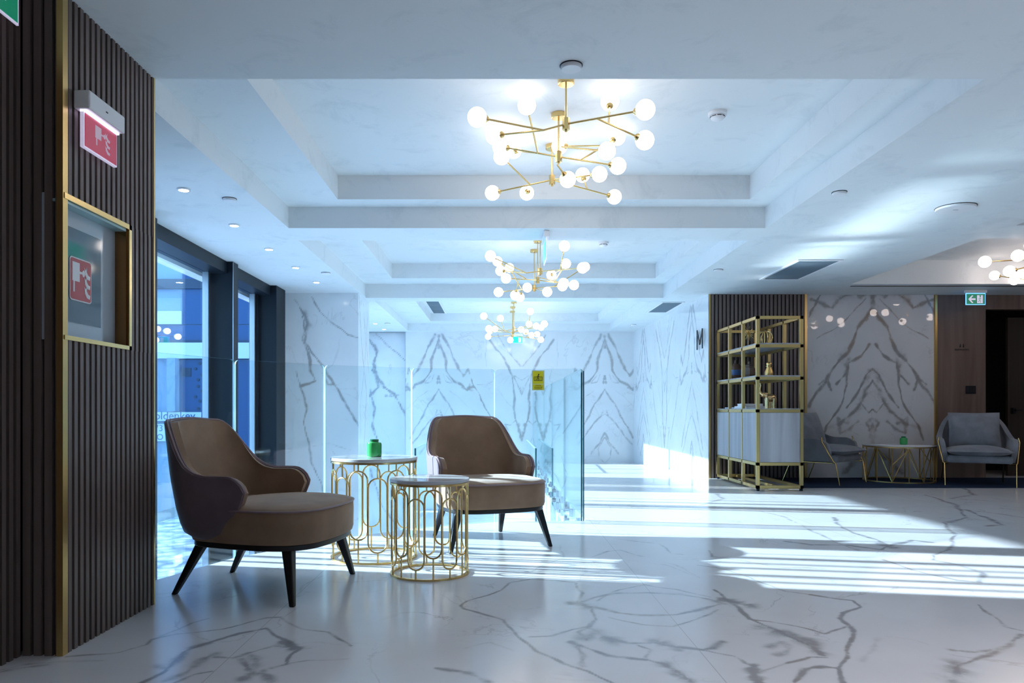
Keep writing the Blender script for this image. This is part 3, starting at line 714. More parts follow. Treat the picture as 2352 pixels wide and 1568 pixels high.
# ------------------------------------------------------------------ glass balustrade
def top_z(x): return 1.275+0.035*max(0, min(1, (x+1.9)/2.7))
PN = [(-2.10, 3.68), (-1.70, 4.79), (-1.27, 5.44), (-0.69, 5.97), (-0.02, 6.34), (0.745, 6.40)]
BL = ['leftmost curved-run glass balustrade panel behind the left armchair, beside the slatted wall',
      'glass balustrade panel in front of the dark window posts, behind the left armchair',
      'glass balustrade panel behind the taller side table with the green jar',
      'glass balustrade panel directly behind the back of the right armchair',
      'glass balustrade panel bearing the yellow warning sign, ending in a dark edge']
def glass_panel(a, b, zb, z0, label, dark_end=False, group='glass balustrade panels around the stair void'):
    a = Vector((a[0], a[1], 0)); b = Vector((b[0], b[1], 0)); d = (b-a).normalized(); n = Vector((-d.y, d.x, 0))
    a2 = a+d*.004; b2 = b-d*.004; t_ = .0065; th = thing('glass_balustrade', label, 'glass balustrade', (a2.x, a2.y, 0), 0, group)
    l = (b2-a2).length; r = .03
    zt = zb
    def outline(off, t):
        pts = [(0, z0), (l, z0)]
        for i in range(5): an = i*PI/8; pts.append((l-r+r*math.cos(an), zt[1]-r+r*math.sin(an)))
        for i in range(5): an = PI/2+i*PI/8; pts.append((r+r*math.cos(an), zt[0]-r+r*math.sin(an)))
        return [a2+d*u+n*t+Vector((0, 0, z)) for u, z in pts]
    f1 = outline(0, t_); f2 = outline(0, -t_); k = len(f1)
    MB().mat(M['glass']).add(f1+f2, [tuple(range(k)), tuple(range(2*k-1, k-1, -1))]).build('pane', None, th, off=th.location, clean=False)
    e = MB().mat(M['glassedgel']); e.add(f1+f2, [(i, (i+1) % k, k+(i+1) % k, k+i) for i in range(2, k-1)])
    e.build('polished_edge', None, th, off=th.location, clean=False)
    e = MB().mat(M['glassedge'] if dark_end else M['glassedgel']); e.add(f1+f2, [(1, 2, k+2, k+1)])
    e.build('end_edge', None, th, off=th.location, clean=False)
    MB().mat(M['glassedge'] if dark_end else M['glassedgel']).add(f1+f2, [(k-1, 0, k, 2*k-1)]).build('end_edge', None, th, off=th.location, clean=False)
    if dark_end: MB().box(b2.x+.001, b2.x+.010, b2.y-.012, b2.y+.012, z0, zt[1]-.02).build('edge_guard', M['glassedge'], th, off=th.location)
    # side fixings on the slab edge
    for u in (l*.2, l*.8):
        p = a2+d*u
        for zz in (-.08, -.20): MB().tube([p-n*.03+Vector((0, 0, zz)), p+n*.03+Vector((0, 0, zz))], .022, 12).build('fixing', M['steel'], th, off=th.location, smooth=True)
    return th
for i in range(5):
    a, b = PN[i], PN[i+1]
    glass_panel(a, b, (top_z(a[0]), top_z(b[0])), -.26, BL[i], i == 4)
ysr = [6.44, 8.10, 9.85, 11.6, 13.4, 15.25]
SL = ['near glass panel of the straight run along the right side of the stair void', 'second glass panel of the straight run, past the dark upright edge',
      'middle glass panel of the straight run along the stair void', 'fourth glass panel of the straight run toward the back marble wall', 'farthest glass panel of the straight run, against the back marble wall']
for i in range(5):
    th = glass_panel((0.735, ysr[i]), (0.735, ysr[i+1]-.02), (1.31, 1.31), -.30, SL[i], i == 0, 'glass panels of the straight side run')
    for yy in np.arange(ysr[i]+.25, ysr[i+1]-.1, .6):
        for zz in (-.06, -.20): MB().box(.715, .76, yy-.04, yy+.04, zz-.035, zz+.035).build('clamp', M['steel'], th, off=th.location)

# yellow warning sign on the glass
pa, pb = Vector((PN[4][0], PN[4][1], 0)), Vector((PN[5][0], PN[5][1], 0)); d = (pb-pa).normalized(); n = Vector((d.y, -d.x, 0))
sw, sh = .108, .172; cpt = pa+d*.372*1.0+n*.013; cpt.z = 1.293-sh/2
sg = thing('warning_sign', 'yellow warning sign stuck to the top of the glass balustrade', 'sign', tuple(cpt))
def on(u, v, e): return cpt+d*u+n*e+Vector((0, 0, v))
def plate(name, mat, w, h, e0, e1, cv=0, cu=0):
    vs = [on(cu+a*w/2, cv+b*h/2, e) for e in (e0, e1) for a, b in ((-1,-1),(1,-1),(1,1),(-1,1))]
    return MB().add(vs, [(3,2,1,0),(4,5,6,7),(0,1,5,4),(1,2,6,5),(2,3,7,6),(3,0,4,7)]).build(name, mat, sg, off=cpt)
plate('laminate', M['laminate'], sw, sh, 0, .001)
plate('yellow_card', M['yellow'], sw*.84, sh*.62, .001, .002, sh*.14)
plate('yellow_card', M['yellow'], sw*.84, sh*.25, .001, .002, -sh*.335)
pm = MB()
UPN = tuple(n)
fnc = lambda a, b: on((a-.5)*.05, (b-.5)*.055+sh*.13, .0028)
for a, b in (((-.72, .12), (.72, .12)), ((-.72, -.06), (-.72, .28)), ((.72, -.06), (.72, .28)), ((-.72, -.06), (.72, -.06))):
    pass
for u0, v0, u1, v1, w_ in ((-.036, .030, .036, .030, .003), (-.036, -.002, .036, -.002, .004), (-.036, -.002, -.036, .030, .003), (.036, -.002, .036, .030, .003)):
    pm.bar(on(u0, v0, .0026), on(u1, v1, .0026), w_, .001, up=UPN)
for k in range(11): pm.bar(on(-.030+k*.006, 0, .0024), on(-.030+k*.006, .03, .0024), .0012, .0006, up=UPN)
man_icon(pm, lambda a, b: on((a-.5)*.042, b*.060-.004, .0035), .042)
pm.prism([(0, 0), (0, 0), (0, 0)], 'x', 0, 0) if False else None
pm.ellip(on(.004, .050, .004), (.006, .002, .006), 10)
for v, w2 in ((-.060, .066), (-.0725, .066)): 
    x = -w2/2
    while x < w2/2:
        ll = random.choice((.008, .013, .010, .006)); pm.bar(on(x, v, .0026), on(min(w2/2, x+ll), v, .0026), .0045, .001, up=UPN); x += ll+.0025
pm.build('pictogram', M['black'], sg, off=cpt)
text_mesh('ATENTIE!', .0125, M['black'], frame_m(on(0, -.046, .0026), d, (0, 0, 1)), sg, 'lettering', off=cpt, depth=.0004)

# ------------------------------------------------------------------ right: slat wall, lounge wall, wood wall, doorway
m = MB(); slats_x(m, YS, 2.985, 4.30, 0, ZC, .055, gap=.35, dep=.025); m.mat(M['groove']).box(2.97, 4.3, YS+.061, YS+.2, 0, ZC)
struct(m, 'wall_right_near', clean=False)
struct(MB().mat(M['brassd']).box(2.957, 2.985, YS-.002, YS+.2, 0, ZC).box(4.30, 4.335, YS-.002, YS+.1, 0, ZC).box(6.15, 6.18, YL-.03, YL+.06, 0, ZC), 'trim_8')
S8 = 3.137
def lz(y): return H-(640+y/S8-VY)*YL/F
AX8 = (1840+515/S8-VX)*YL/F
LN = lambda L_: [((x-515)/S8*YL/F, lz(y)) for x, y in L_]
lounge = [
 (LN([(515,200),(560,270),(620,350),(640,430),(690,520),(760,590),(830,690),(850,740),(920,830),(975,920)]), .020, .8),
 (LN([(540,470),(600,560),(690,600),(700,680),(770,760)]), .016, .8), (LN([(690,580),(710,620),(700,680)]), .03, .5),
 (LN([(690,600),(700,760),(740,900),(790,980),(840,1060),(880,1160)]), .012, .8),
 (LN([(515,655),(560,700),(600,770),(650,860),(700,930)]), .014, .8), (LN([(515,655),(545,690),(560,740)]), .035, .4),
 (LN([(515,735),(570,800),(590,880),(640,960),(700,1000),(760,1050)]), .020, .75), (LN([(560,800),(590,860),(610,910)]), .03, .5),
 (LN([(590,900),(540,960),(515,940)]), .01, .7), (LN([(515,1000),(560,1040),(540,1090)]), .02, .5),
 (LN([(640,85),(700,115),(770,165),(800,210),(850,190),(900,160),(960,150)]), .022, .7), (LN([(515,85),(522,160),(515,240)]), .03, .7),
 (LN([(550,100),(600,130),(640,90)]), .025, .6), (LN([(640,90),(720,120),(760,150)]), .05, .4),
 (LN([(560,140),(640,210),(700,290),(760,340),(850,390),(920,435)]), .008, .55), (LN([(885,90),(930,190),(970,280)]), .014, .8),
 (LN([(620,1030),(680,1080),(750,1110),(760,1000),(690,1040)]), .02, .55), (LN([(590,1270),(640,1310),(690,1370),(730,1400)]), .035, .6),
 (LN([(700,520),(740,560),(720,600)]), .05, .3), (LN([(840,700),(820,780),(810,800)]), .016, .8), (LN([(830,700),(900,760)]), .012, .6),
 (LN([(540,240),(560,300)]), .02, .5), (LN([(520,1040),(530,1120),(515,1180)]), .03, .4), (LN([(600,930),(700,1020),(800,1060),(860,1080)]), .03, .3)]
wallgrid('wall_right_mid', 'y', YL, 4.335, 6.15, 0, ZC, .012, lambda u, z: field(np.abs(u-AX8), z, [(a_, w_*1.5, i_) for a_, w_, i_ in lounge], .008), M['loungemarble'])
XD = (2264-VX)*YL/F; ZD = H+(VY-710)*YL/F
struct(MB().mat(M['wallwood']).box(6.18, XD, YL, YL+.12, 0, ZC).box(XD, 9.0, YL, YL+.12, ZD, ZC), 'wall_wood')
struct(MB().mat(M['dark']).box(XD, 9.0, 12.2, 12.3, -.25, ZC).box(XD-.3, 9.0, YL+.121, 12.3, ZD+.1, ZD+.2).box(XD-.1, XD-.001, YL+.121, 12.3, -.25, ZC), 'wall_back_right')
dr = struct(MB().mat(M['doorwood']).box(XD+.52, XD+1.4, YL+.30, YL+.35, 0, ZD-.08), 'door_1')
MB().mat(M['black']).box(XD+.56, XD+.69, YL+.24, YL+.262, .94, .96).box(XD+.555, XD+.60, YL+.24, YL+.30, .90, .985).build('door_handle', None, dr)
struct(MB().box(2.8, 9.0, YL+.3, YL+.4, 0, ZC) if False else MB().box(2.97, 6.3, YS+.3, YS+.4, 0, ZC), 'wall_right_back', M['groove'])
struct(MB().box(9.0, 9.1, -2.9, YB, -.2, ZC), 'wall_east', M['wallwood'])
m = MB().mat(M['wallwood']).box(-3.2, 2.0, -3.0, -2.9, 0, ZC).box(6.5, 9.1, -3.0, -2.9, 0, ZC).box(2.0, 6.5, -3.0, -2.9, 2.0, ZC).box(2.0, 5.4, -3.0, -2.9, 0, 2.0)
struct(m, 'wall_south')
struct(MB().mat(M['winglass']).box(5.4, 6.5, -2.96, -2.95, 0, 2.0), 'window_7')  # unseen window, added to let sky light reach the foreground

# letter M on the right marble wall
Lm = MB()
ym0, ym1 = XR*F/(1602-VX), XR*F/(1618-VX)          # far and near
ymf, ymn = XR*F/(1604-VX), XR*F/(1616-VX)
zb, zt_ = 0.95+(VY-802)*ymf/F, 0.95+(VY-757)*ymf/F
zb, zt_ = 1.83, 2.11; ymf, ymn = 10.80, 10.52; XR = XRF(10.66)-.01
for a, b in (((ymf, zb), (ymf, zt_)), ((ymf, zt_), ((ymf+ymn)/2, zb+.07)), (((ymf+ymn)/2, zb+.07), (ymn, zt_)), ((ymn, zt_), (ymn, zb))):
    Lm.bar((XR-.02, a[0], a[1]), (XR-.02, b[0], b[1]), .028, .012, up=(1, 0, 0))
lm = Lm.build('wall_letter', M['black'], None, off=(XR-.02, ymf, zb)); tag(lm, 'thin black letter M mounted on the right marble wall beside the slats', 'letter')

# restroom lettering and switch plate on the wood wall
xt = (2209-VX)*YL/F; zt2 = H-(803-VY)*YL/F
t_ = text_mesh('RESTROOMS', .036, M['black'], frame_m((xt, YL-.002, zt2), (1, 0, 0), (0, 0, 1)), None, 'restroom_lettering')
tag(t_, 'small dark restroom lettering on the brown wood wall above the switch plate', 'lettering')
ic = MB()
for s in (-1, 1):
    c = (xt+s*.022, YL-.003, zt2+.055)
    ic.ellip((c[0], c[1], c[2]+.018), (.008, .002, .008), 10); ic.box(c[0]-.009, c[0]+.009, YL-.005, YL-.001, c[2]-.022, c[2]+.008)
tag(ic.build('restroom_symbol', M['black']), 'tiny dark restroom figures symbol above the lettering on the wood wall', 'symbol')
xs0 = (2229-VX)*YL/F; zs0 = H-(895-VY)*YL/F
pl = thing('switch_plate', 'dark rectangular switch plate on the brown wood wall above the grey armchair', 'switch', (xs0, YL, zs0))
MB().box(xs0-.072, xs0+.072, YL-.010, YL-.001, zs0-.055, zs0+.055).build('plate', M['blacksteel'], pl, off=pl.location, bevel=.003)
q = MB()
for i in range(3): q.box(xs0-.062+i*.043, xs0-.024+i*.043, YL-.013, YL-.010, zs0-.04, zs0+.04)
q.build('rocker', M['black'], pl, off=pl.location, bevel=.002)

# exit sign by the wood wall
YX = 10.0
def exit_sign(px0, px1, py0, pym, py1, Y, label, gm, arrow=True):
    a = P(px0, py0, Y); b = P(px1, py1, Y); zm = P(px0, pym, Y).z; ztop = min(a.z, ZC-.001)
    sg = thing('exit_sign', label, 'sign', ((a.x+b.x)/2, Y, b.z))
    MB().box(a.x, b.x, Y-.03, Y+.03, zm, ztop).build('housing', M['white'], sg, off=sg.location, bevel=.004)
    MB().box(a.x+.006, b.x-.006, Y-.006, Y+.006, b.z, zm).build('lit_edge', M['bluelit'], sg, off=sg.location)
    w_ = b.x-a.x; h_ = zm-b.z
    MB().box(a.x+.014, b.x-.014, Y-.008, Y-.006, b.z+.010, zm-.012).build('green_panel', gm, sg, off=sg.location)
    fn = lambda u, v, e=.0095: Vector((a.x+w_*u, Y-e, b.z+h_*v))
    global UPN; UPN = (0, -1, 0)
    q = MB(); q.box(fn(.56, 0).x, fn(.84, 0).x, Y-.009, Y-.008, fn(0, .14).z, fn(0, .82).z)
    q.build('doorway_pictogram', M['whitelit'], sg, off=sg.location)
    q = MB(); man_icon(q, lambda u, v: fn(.56+.28*u, .14+.62*v, .0102), .05*w_/.28); q.ellip(fn(.71, .74, .0102), (.012*w_/.28, .001, .012*w_/.28), 8)
    q.build('running_figure', gm, sg, off=sg.location)
    if arrow:
        q = MB(); u0 = .13
        q.prism([(fn(x, 0).x, fn(0, z).z) for x, z in ((u0, .48), (.30, .80), (.38, .80), (.26, .55), (.48, .55), (.48, .41), (.26, .41), (.38, .16), (.30, .16))], 'y', Y-.0102, Y-.008)
        q.build('arrow', M['whitelit'], sg, off=sg.location)
    return sg
exit_sign(2217, 2264, 664, 673, 700, YX, 'green exit sign with left arrow above the wood wall beside the dark doorway', M['greenlit'])
fx_ = exit_sign(1177, 1201, 766, 772, 788, 14.9, 'small bright green exit sign at the back wall below the farthest chandelier', M['greenfar'], False)
qx = MB()
for sx_ in (-.05, .05): qx.box(fx_.location.x+sx_-.004, fx_.location.x+sx_+.004, 14.896, 14.904, 2.48, 2.714)
qx.build('hanger', M['white'], fx_, off=fx_.location)
# edge-on exit sign between the first two coffers
sg = thing('exit_sign', 'exit sign seen edge-on on the ceiling beam between the first two coffers', 'sign', (.445, 6.84, 2.33))
MB().box(.42, .47, 6.66, 7.03, ZC-.06, ZC-.001).build('housing', M['white'], sg, off=sg.location, bevel=.004)
MB().box(.441, .449, 6.67, 7.02, 2.32, ZC-.06).build('lit_edge', M['whitelit'], sg, off=sg.location)
MB().box(.4385, .441, 6.69, 7.0, 2.335, ZC-.075).build('green_panel', M['greenfar'], sg, off=sg.location)

# ------------------------------------------------------------------ ceiling fittings
def disc(px, py, dia, Ht, label, name='ceiling_speaker', group=None, big=False):
    Y = Ht*F/(VY-py); X = (px-VX)*Y/F; z = H+Ht
    t = thing(name, label, 'ceiling fitting', (X, Y, z-.02), 0, group)
    MB().lathe([(dia/2, .0195), (dia/2, .006), (dia/2-.004, .0), (0, 0)], (0, 0, 0), 36).build('cover', M['white'], t, smooth=True)
    MB().lathe([(dia/2+.004, .0198), (dia/2+.004, .016), (dia/2, .016)], (0, 0, 0), 36).build('shadow_gap', M['blacksteel'], t)
    if big: MB().box(-.02, .02, -.003, .003, -.002, 0).build('badge', M['steel'], t)
HC = ZC-H
disc(1312, 150, .10, HC, 'round white ceiling disc in front of the nearest chandelier')
disc(1928, 441, .10, HC, 'round white ceiling disc on the right beam near the big access disc')
disc(1650, 619, .10, HC, 'round white ceiling disc on the right beam left of the air grille')
disc(1455, 745, .10, HC, 'faint round ceiling disc near the far marble corner')
disc(2195, 476, .29, HC, 'large round ceiling access disc in the bright streak at right', name='access_point', big=True)
disc(527, 456, .10, HC, 'round white ceiling disc on the left beam beside the nearest downlights')
disc(748, 626, .10, HC, 'round ceiling disc on the left beam beside the far downlights')
disc(890, 742, .10, HC, 'tiny round ceiling disc behind the marble column')
DL = ['nearest recessed downlight on the left beam', 'second recessed downlight on the left beam', 'middle recessed downlight on the left beam, third from camera',
      'fourth recessed downlight on the left beam', 'fifth recessed downlight, just before the marble column', 'recessed downlight behind the marble column, the nearer of two', 'recessed downlight behind the marble column, the farther of two']
for lab, (px, py) in zip(DL, ((422,434), (538,516), (618,571), (679,613), (727,647), (862,742), (882,755))):
    Y = HC*F/(VY-py); X = (px-VX)*Y/F
    t = thing('downlight', lab, 'ceiling light', (X, Y, ZC-.012), 0, 'downlights along the left beam')
    MB().lathe([(.048, .0115), (.048, .004), (.036, .0), (.036, .006)], (0, 0, 0), 28).build('trim_ring', M['white'], t, smooth=True)
    MB().lathe([(.036, .004), (0, .004)], (0, 0, 0), 24).build('lens', M['spot'], t)
    ld = bpy.data.lights.new('downlight_beam', 'SPOT'); ld.energy = 12; ld.spot_size = 1.7; ld.spot_blend = .6; ld.color = (1, .95, .9); ld.shadow_soft_size = .03
    lo = bpy.data.objects.new('downlight_beam', ld); COL.objects.link(lo); lo.parent = t; lo.location = (0, 0, -.01)
SD = ['smoke detector in the first coffer right of the nearest chandelier', 'smoke detector in the second coffer right of the middle chandelier', 'tiny smoke detector in the far coffer behind the farthest chandelier']
for lab, (px, py, z) in zip(SD, ((1648, 258, 2.967), (1386, 556, 2.967), (1224, 722, 2.87))):
    Ht = z-H; Y = Ht*F/(VY-py); X = (px-VX)*Y/F
    t = thing('smoke_detector', lab, 'smoke detector', (X, Y, z-.055), 0, 'smoke detectors in the coffers')
    MB().lathe([(.062, .0545), (.062, .035), (.050, .030)], (0, 0, 0), 32).build('base', M['white'], t, smooth=True)
    MB().lathe([(.044, .030), (.048, .020), (.040, .008), (.025, .0), (0, 0)], (0, 0, 0), 32).build('cap', M['white'], t, smooth=True)
    q = MB()
    for k in range(8):
        a = k*PI/4; q.tube([(math.cos(a+s*.3)*.0475, math.sin(a+s*.3)*.0475, .022) for s in (-1, -.33, .33, 1)], .003, 6)
    q.build('vent_slot', M['black'], t)
def grille(x0, x1, y0, y1, z, label, along='y', lines=30):
    t = thing('air_grille', label, 'air vent', ((x0+x1)/2, (y0+y1)/2, z-.012))
    o = t.location
    fr = .03; q = MB().box(x0-fr, x1+fr, y0-fr, y0, z-.012, z-.001).box(x0-fr, x1+fr, y1, y1+fr, z-.012, z-.001).box(x0-fr, x0, y0, y1, z-.012, z-.001).box(x1, x1+fr, y0, y1, z-.012, z-.001)
    q.build('frame', M['white'], t, off=o)
    MB().box(x0, x1, y0, y1, z-.004, z-.001).build('backing', M['grilleline'], t, off=o)
    q = MB()
    for k in range(lines):
        if along == 'y': a = y0+(k+.5)*(y1-y0)/lines; wd = (y1-y0)/lines*.3; q.box(x0, x1, a-wd, a+wd, z-.010, z-.005)
        else: a = x0+(k+.5)*(x1-x0)/lines; wd = (x1-x0)/lines*.3; q.box(a-wd, a+wd, y0, y1, z-.010, z-.005)
    q.build('blades', M['grille'], t, off=o)
grille(3.27, 3.70, 8.0, 9.12, ZC, 'large blue-grey ceiling air grille above the gold shelf unit', lines=40)
grille(2.49, 2.78, 11.1, 12.2, ZC, 'blue-grey ceiling air grille beside the right marble wall', lines=36)
grille(-1.25, -1.03, 12.55, 14.6, 2.87, 'slatted ceiling air grille in the far coffer left of the farthest chandelier', lines=20)
sl = MB().box(4.62, 7.4, 9.66, 9.69, ZC-.006, ZC-.001).build('slot_diffuser', M['black']); tag(sl, 'long thin black slot diffuser along the lounge coffer edge', 'air vent')

# ------------------------------------------------------------------ chandeliers
def globe_r(w): return .0575
def chandelier(name, label, hub, canopy_z, globes, arms, mat, group, link=None):
    """globes: list of 3D centres; arms: list of (start point, target globe index or 3D point)"""
    t = thing(name, label, 'chandelier', tuple(hub), 0, group); o = Vector(hub)
    hz = canopy_z
    MB().lathe([(.050, -.0005), (.050, -.030), (.046, -.034), (0, -.034)], (0, 0, hz-o.z), 32).build('canopy', M['brass'], t, smooth=True)
    MB().tube([(0, 0, hz-o.z-.03), (0, 0, 0)], .0065, 12).build('stem', M['brass'], t, smooth=True)
    MB().lathe([(.0, .036), (.023, .036), (.023, -.036), (.0, -.036)], (0, 0, 0), 6).build('hub', M['brass'], t)
    MB().lathe([(.008, -.036), (.008, -.048), (0, -.048)], (0, 0, 0), 12).build('hub_cap', M['brassd'], t, smooth=True)
    R = .0575; hold = {}
    for a, b in arms:
        a = Vector(a)
        if isinstance(b, int):
            c = Vector(globes[b]); d = (c-a).normalized(); e = c-d*(R-.004); hold.setdefault(b, (e, d))
        else: e = Vector(b)
        MB().tube([a-o, e-o], .0062, 10).build('arm', M['brass'], t, smooth=True)
    for i, c in enumerate(globes):
        c = Vector(c)
        g = MB().ellip(c-o, (R, R, R), 28).build('globe', mat, t, smooth=True)
        if i in hold:
            e, d = hold[i]
            M4 = Matrix.Translation(e-o) @ d.to_track_quat('Z', 'Y').to_matrix().to_4x4()
            MB().lathe([(.0, -.016), (.012, -.016), (.022, -.004), (.024, .008), (0, .008)], (0, 0, 0), 18, M4).build('bulb_holder', M['brass'], g, smooth=True)
    return t
def mid(a, b, t): return a+(b-a)*t
PP = P
# --- first row (coffer 1)
G1 = 'brass chandeliers with opal globes in the first coffer'
hA = PP(1300, 285, 4.51)
gA = [PP(1096,269,4.40), PP(1136,311,4.70), PP(1482,252,4.30), PP(1481,322,4.55), PP(1401,233,4.62)]
kA = PP(1248, 299, 4.50); r1 = mid(hA, gA[2], .40); r2 = mid(r1, gA[3], .24)
chandelier('chandelier', 'nearest globe chandelier of the first coffer, highest in the photo', hA, 2.966, gA,
           [(hA, kA), (kA, 0), (kA, 1), (hA, 2), (r1, 3), (r2, 4)], M['globe'], G1)
hB = PP(1283, 360, 5.03)
gB = [PP(1150,337,5.20), PP(1210,242,4.68), PP(1180,346,5.55), PP(1419,381,5.12), PP(1418,315,5.30), PP(1394,347,4.85), PP(1285,336,5.42)]
b1 = mid(hB, gB[0], .35); b2 = mid(hB, gB[3], .37); b3 = mid(b2, gB[4], .62)
chandelier('chandelier', 'middle globe chandelier of the first coffer, second from camera', hB, 2.966, gB,
           [(hB, 0), (b1, 1), (b1, 2), (hB, 3), (b2, 4), (b3, 6), (PP(1290,337,5.25), 5)], M['globe'], G1)
hC = PP(1268, 413, 5.63)
gC = [PP(1131,443,5.80), PP(1152,360,5.35), PP(1210,443,5.95), PP(1411,452,5.90), PP(1377,400,5.45), PP(1338,402,5.92), PP(1304,412,5.30)]
c1 = mid(hC, gC[0], .36); c2 = mid(hC, gC[3], .55)
chandelier('chandelier', 'rear globe chandelier of the first coffer, lowest of its group', hC, 2.966, gC,
           [(hC, 0), (c1, 1), (c1, 2), (hC, 3), (c2, 5), (PP(1320,407,5.5), 4), (hC, PP(1320,407,5.5)), (PP(1280,378,5.2), 6)], M['globe'], G1)
# --- second row
def q4(x, y, w): return P(1080+x/5.228, 520+y/5.228, 1022.0/w)
G2 = 'brass chandeliers with opal globes in the second coffer'
hD = P(1241, 623, 8.2); hE = P(1235, 643, 8.77); hF = P(1227, 661.5, 9.3)
gD = [q4(243,355,130), q4(365,532,122), q4(1350,497,130), q4(1131,235,130), q4(975,582,118)]
kD = P(1080+670/5.228, 520+557/5.228, 8.1); d1 = mid(hD, gD[2], .48)
chandelier('chandelier', 'nearest globe chandelier of the second coffer', hD, 2.966, gD, [(hD, kD), (kD, 0), (kD, 1), (hD, 2), (d1, 3), (d1, 4)], M['globe'], G2)
gE = [q4(430,622,120), q4(328,418,118), q4(540,825,117), q4(1245,702,118), q4(1122,682,125), q4(1148,447,120)]
e1 = mid(hE, gE[0], .35); e2 = mid(hE, gE[3], .45)
chandelier('chandelier', 'middle globe chandelier of the second coffer', hE, 2.966, gE, [(hE, 0), (e1, 1), (mid(hE, gE[0], .6), 2), (hE, 3), (e2, 5), (P(1238, 637, 8.7), 4)], M['globe'], G2)
gF = [q4(340,788,113), q4(470,497,112), q4(597,848,110), q4(685,733,112), q4(925,785,116), q4(1108,715,118), q4(1380,485,112)]
f1 = mid(hF, gF[0], .36); f2 = mid(hF, gF[5], .7)
chandelier('chandelier', 'rear globe chandelier of the second coffer, lowest of its group', hF, 2.966, gF, [(hF, 0), (f1, 1), (f1, 2), (hF, 3), (hF, 4), (hF, 5), (f2, 6)], M['globe'], G2)
# --- third row
G3 = 'brass chandeliers with opal globes in the far coffer'
zc3 = 2.869
hG = P(1180, 755, 13.1); hI = P(1177.5, 764, 13.7); hJ = P(1177, 770, 14.3)
gG = [q4(163,1075,84), q4(362,1103,80), q4(225,1228,84), q4(722,1020,82), q4(890,1170,82)]
kG = P(1159, 760, 12.9); g1 = mid(hG, gG[4], .5)
chandelier('chandelier', 'nearest globe chandelier of the far coffer', hG, zc3, gG, [(hG, kG), (kG, 0), (kG, 1), (kG, 2), (hG, 4), (g1, 3)], M['globe'], G3)
gI = [q4(298,1230,75), q4(235,1255,74), q4(706,1172,78), q4(793,1195,77), q4(850,1212,76), q4(610,1237,75)]
chandelier('chandelier', 'middle globe chandelier of the far coffer', hI, zc3, gI, [(hI, 0), (hI, 1), (hI, 2), (hI, 3), (mid(hI, gI[3], .6), 4), (hI, 5)], M['globe'], G3)
gJ = [q4(215,1322,72), q4(482,1363,72), q4(667,1265,71), q4(735,1305,72), q4(803,1293,71), q4(848,1358,72)]
j1 = mid(hJ, gJ[5], .5)
chandelier('chandelier', 'rear globe chandelier of the far coffer, nearest the green exit sign', hJ, zc3, gJ, [(hJ, 0), (hJ, 1), (j1, 2), (j1, 3), (j1, 4), (hJ, 5)], M['globe'], G3)
# --- lounge
hL = Vector((5.75, 7.50, 2.50))
rs = random.Random(11)
def lounge_ch(h, first, label, seed):
    rs = random.Random(seed); g = list(first)
    for k in range(7):
        a = 2*PI*k/7+.5; rr = rs.uniform(.35, .62); g.append(h+Vector((math.cos(a)*rr, math.sin(a)*rr*.8, rs.uniform(-.10, .16))))
    arms = []
    for i in range(len(g)):
        if i >= 2 and i % 2 == 1: arms.append((mid(h, g[i-1], .45), i))
        else: arms.append((h, i))
    chandelier('chandelier', label, h, 2.879, g, arms, M['globe2'], 'warm globe chandeliers over the lounge', None)
lounge_ch(hL, [P(2262, 601, 7.45), P(2338, 587, 7.30)], 'lounge globe chandelier at the right edge above the grey armchairs', 3)
lounge_ch(Vector((6.6, 8.95, 2.50)), [], 'lounge globe chandelier nearest the veined lounge wall', 5)
lounge_ch(Vector((6.0, 5.2, 2.50)), [], 'lounge globe chandelier in the coffer nearer the camera', 9)

# ------------------------------------------------------------------ tan armchairs
def shell_pts(Wf, sb, send, ztop, off, z0, nu=30, nv=14, a=.25, b=.60, r=.20):
    """U-shaped wall; returns grid [i][j] of local points (x, y) with front = -y"""
    cols = []
    fs = np.linspace(-1, 1, 2*nu+1)
    for ff in fs:
        sgn = -1 if ff < 0 else 1; f = abs(ff); zt = ztop(f); col = []
        for j in range(nv+1):
            z = z0+(zt-z0)*j/nv
            W = Wf(z)-off; S_ = sb(z)+off; R_ = max(.05, r-off*.8); E = send(z)
            if f <= a: x = (W-R_)*f/a; s = S_
            elif f <= b:
                an = (f-a)/(b-a)*PI/2; x = W-R_+R_*math.sin(an); s = S_+R_*(1-math.cos(an))
            else: x = W; s = S_+R_+(E-S_-R_)*(f-b)/(1-b)
            # arms pinch in slightly to the front
            col.append(Vector((sgn*x, -s, z)))
        cols.append(col)
    return cols
def shell_mesh(Wf, sb, send, ztop, o0, o1, z0, **k):
    A_ = shell_pts(Wf, sb, send, ztop, o0, z0, **k); B_ = shell_pts(Wf, sb, send, ztop, o1, z0, **k)
    n, mm = len(A_), len(A_[0]); m = MB()
    vs = [p for c in A_ for p in c]+[p for c in B_ for p in c]; o = n*mm; fs = []
    for i in range(n-1):
        for j in range(mm-1):
            q = (i*mm+j, (i+1)*mm+j, (i+1)*mm+j+1, i*mm+j+1); fs += [q, tuple(o+t for t in reversed(q))]
        fs.append((i*mm+mm-1, (i+1)*mm+mm-1, o+(i+1)*mm+mm-1, o+i*mm+mm-1)); fs.append((i*mm, o+i*mm, o+(i+1)*mm, (i+1)*mm))
    for i in (0, n-1):
        for j in range(mm-1): fs.append((i*mm+j, i*mm+j+1, o+i*mm+j+1, o+i*mm+j))
    m.add(vs, fs); return m, A_, B_
def sstep(x, a, b): t = max(0., min(1., (x-a)/(b-a))); return t*t*(3-2*t)
def lerpt(tab, z):
    for (a, va), (b, vb) in zip(tab[:-1], tab[1:]):
        if z <= b: return va+(vb-va)*max(0, (z-a))/(b-a)
    return tab[-1][1]
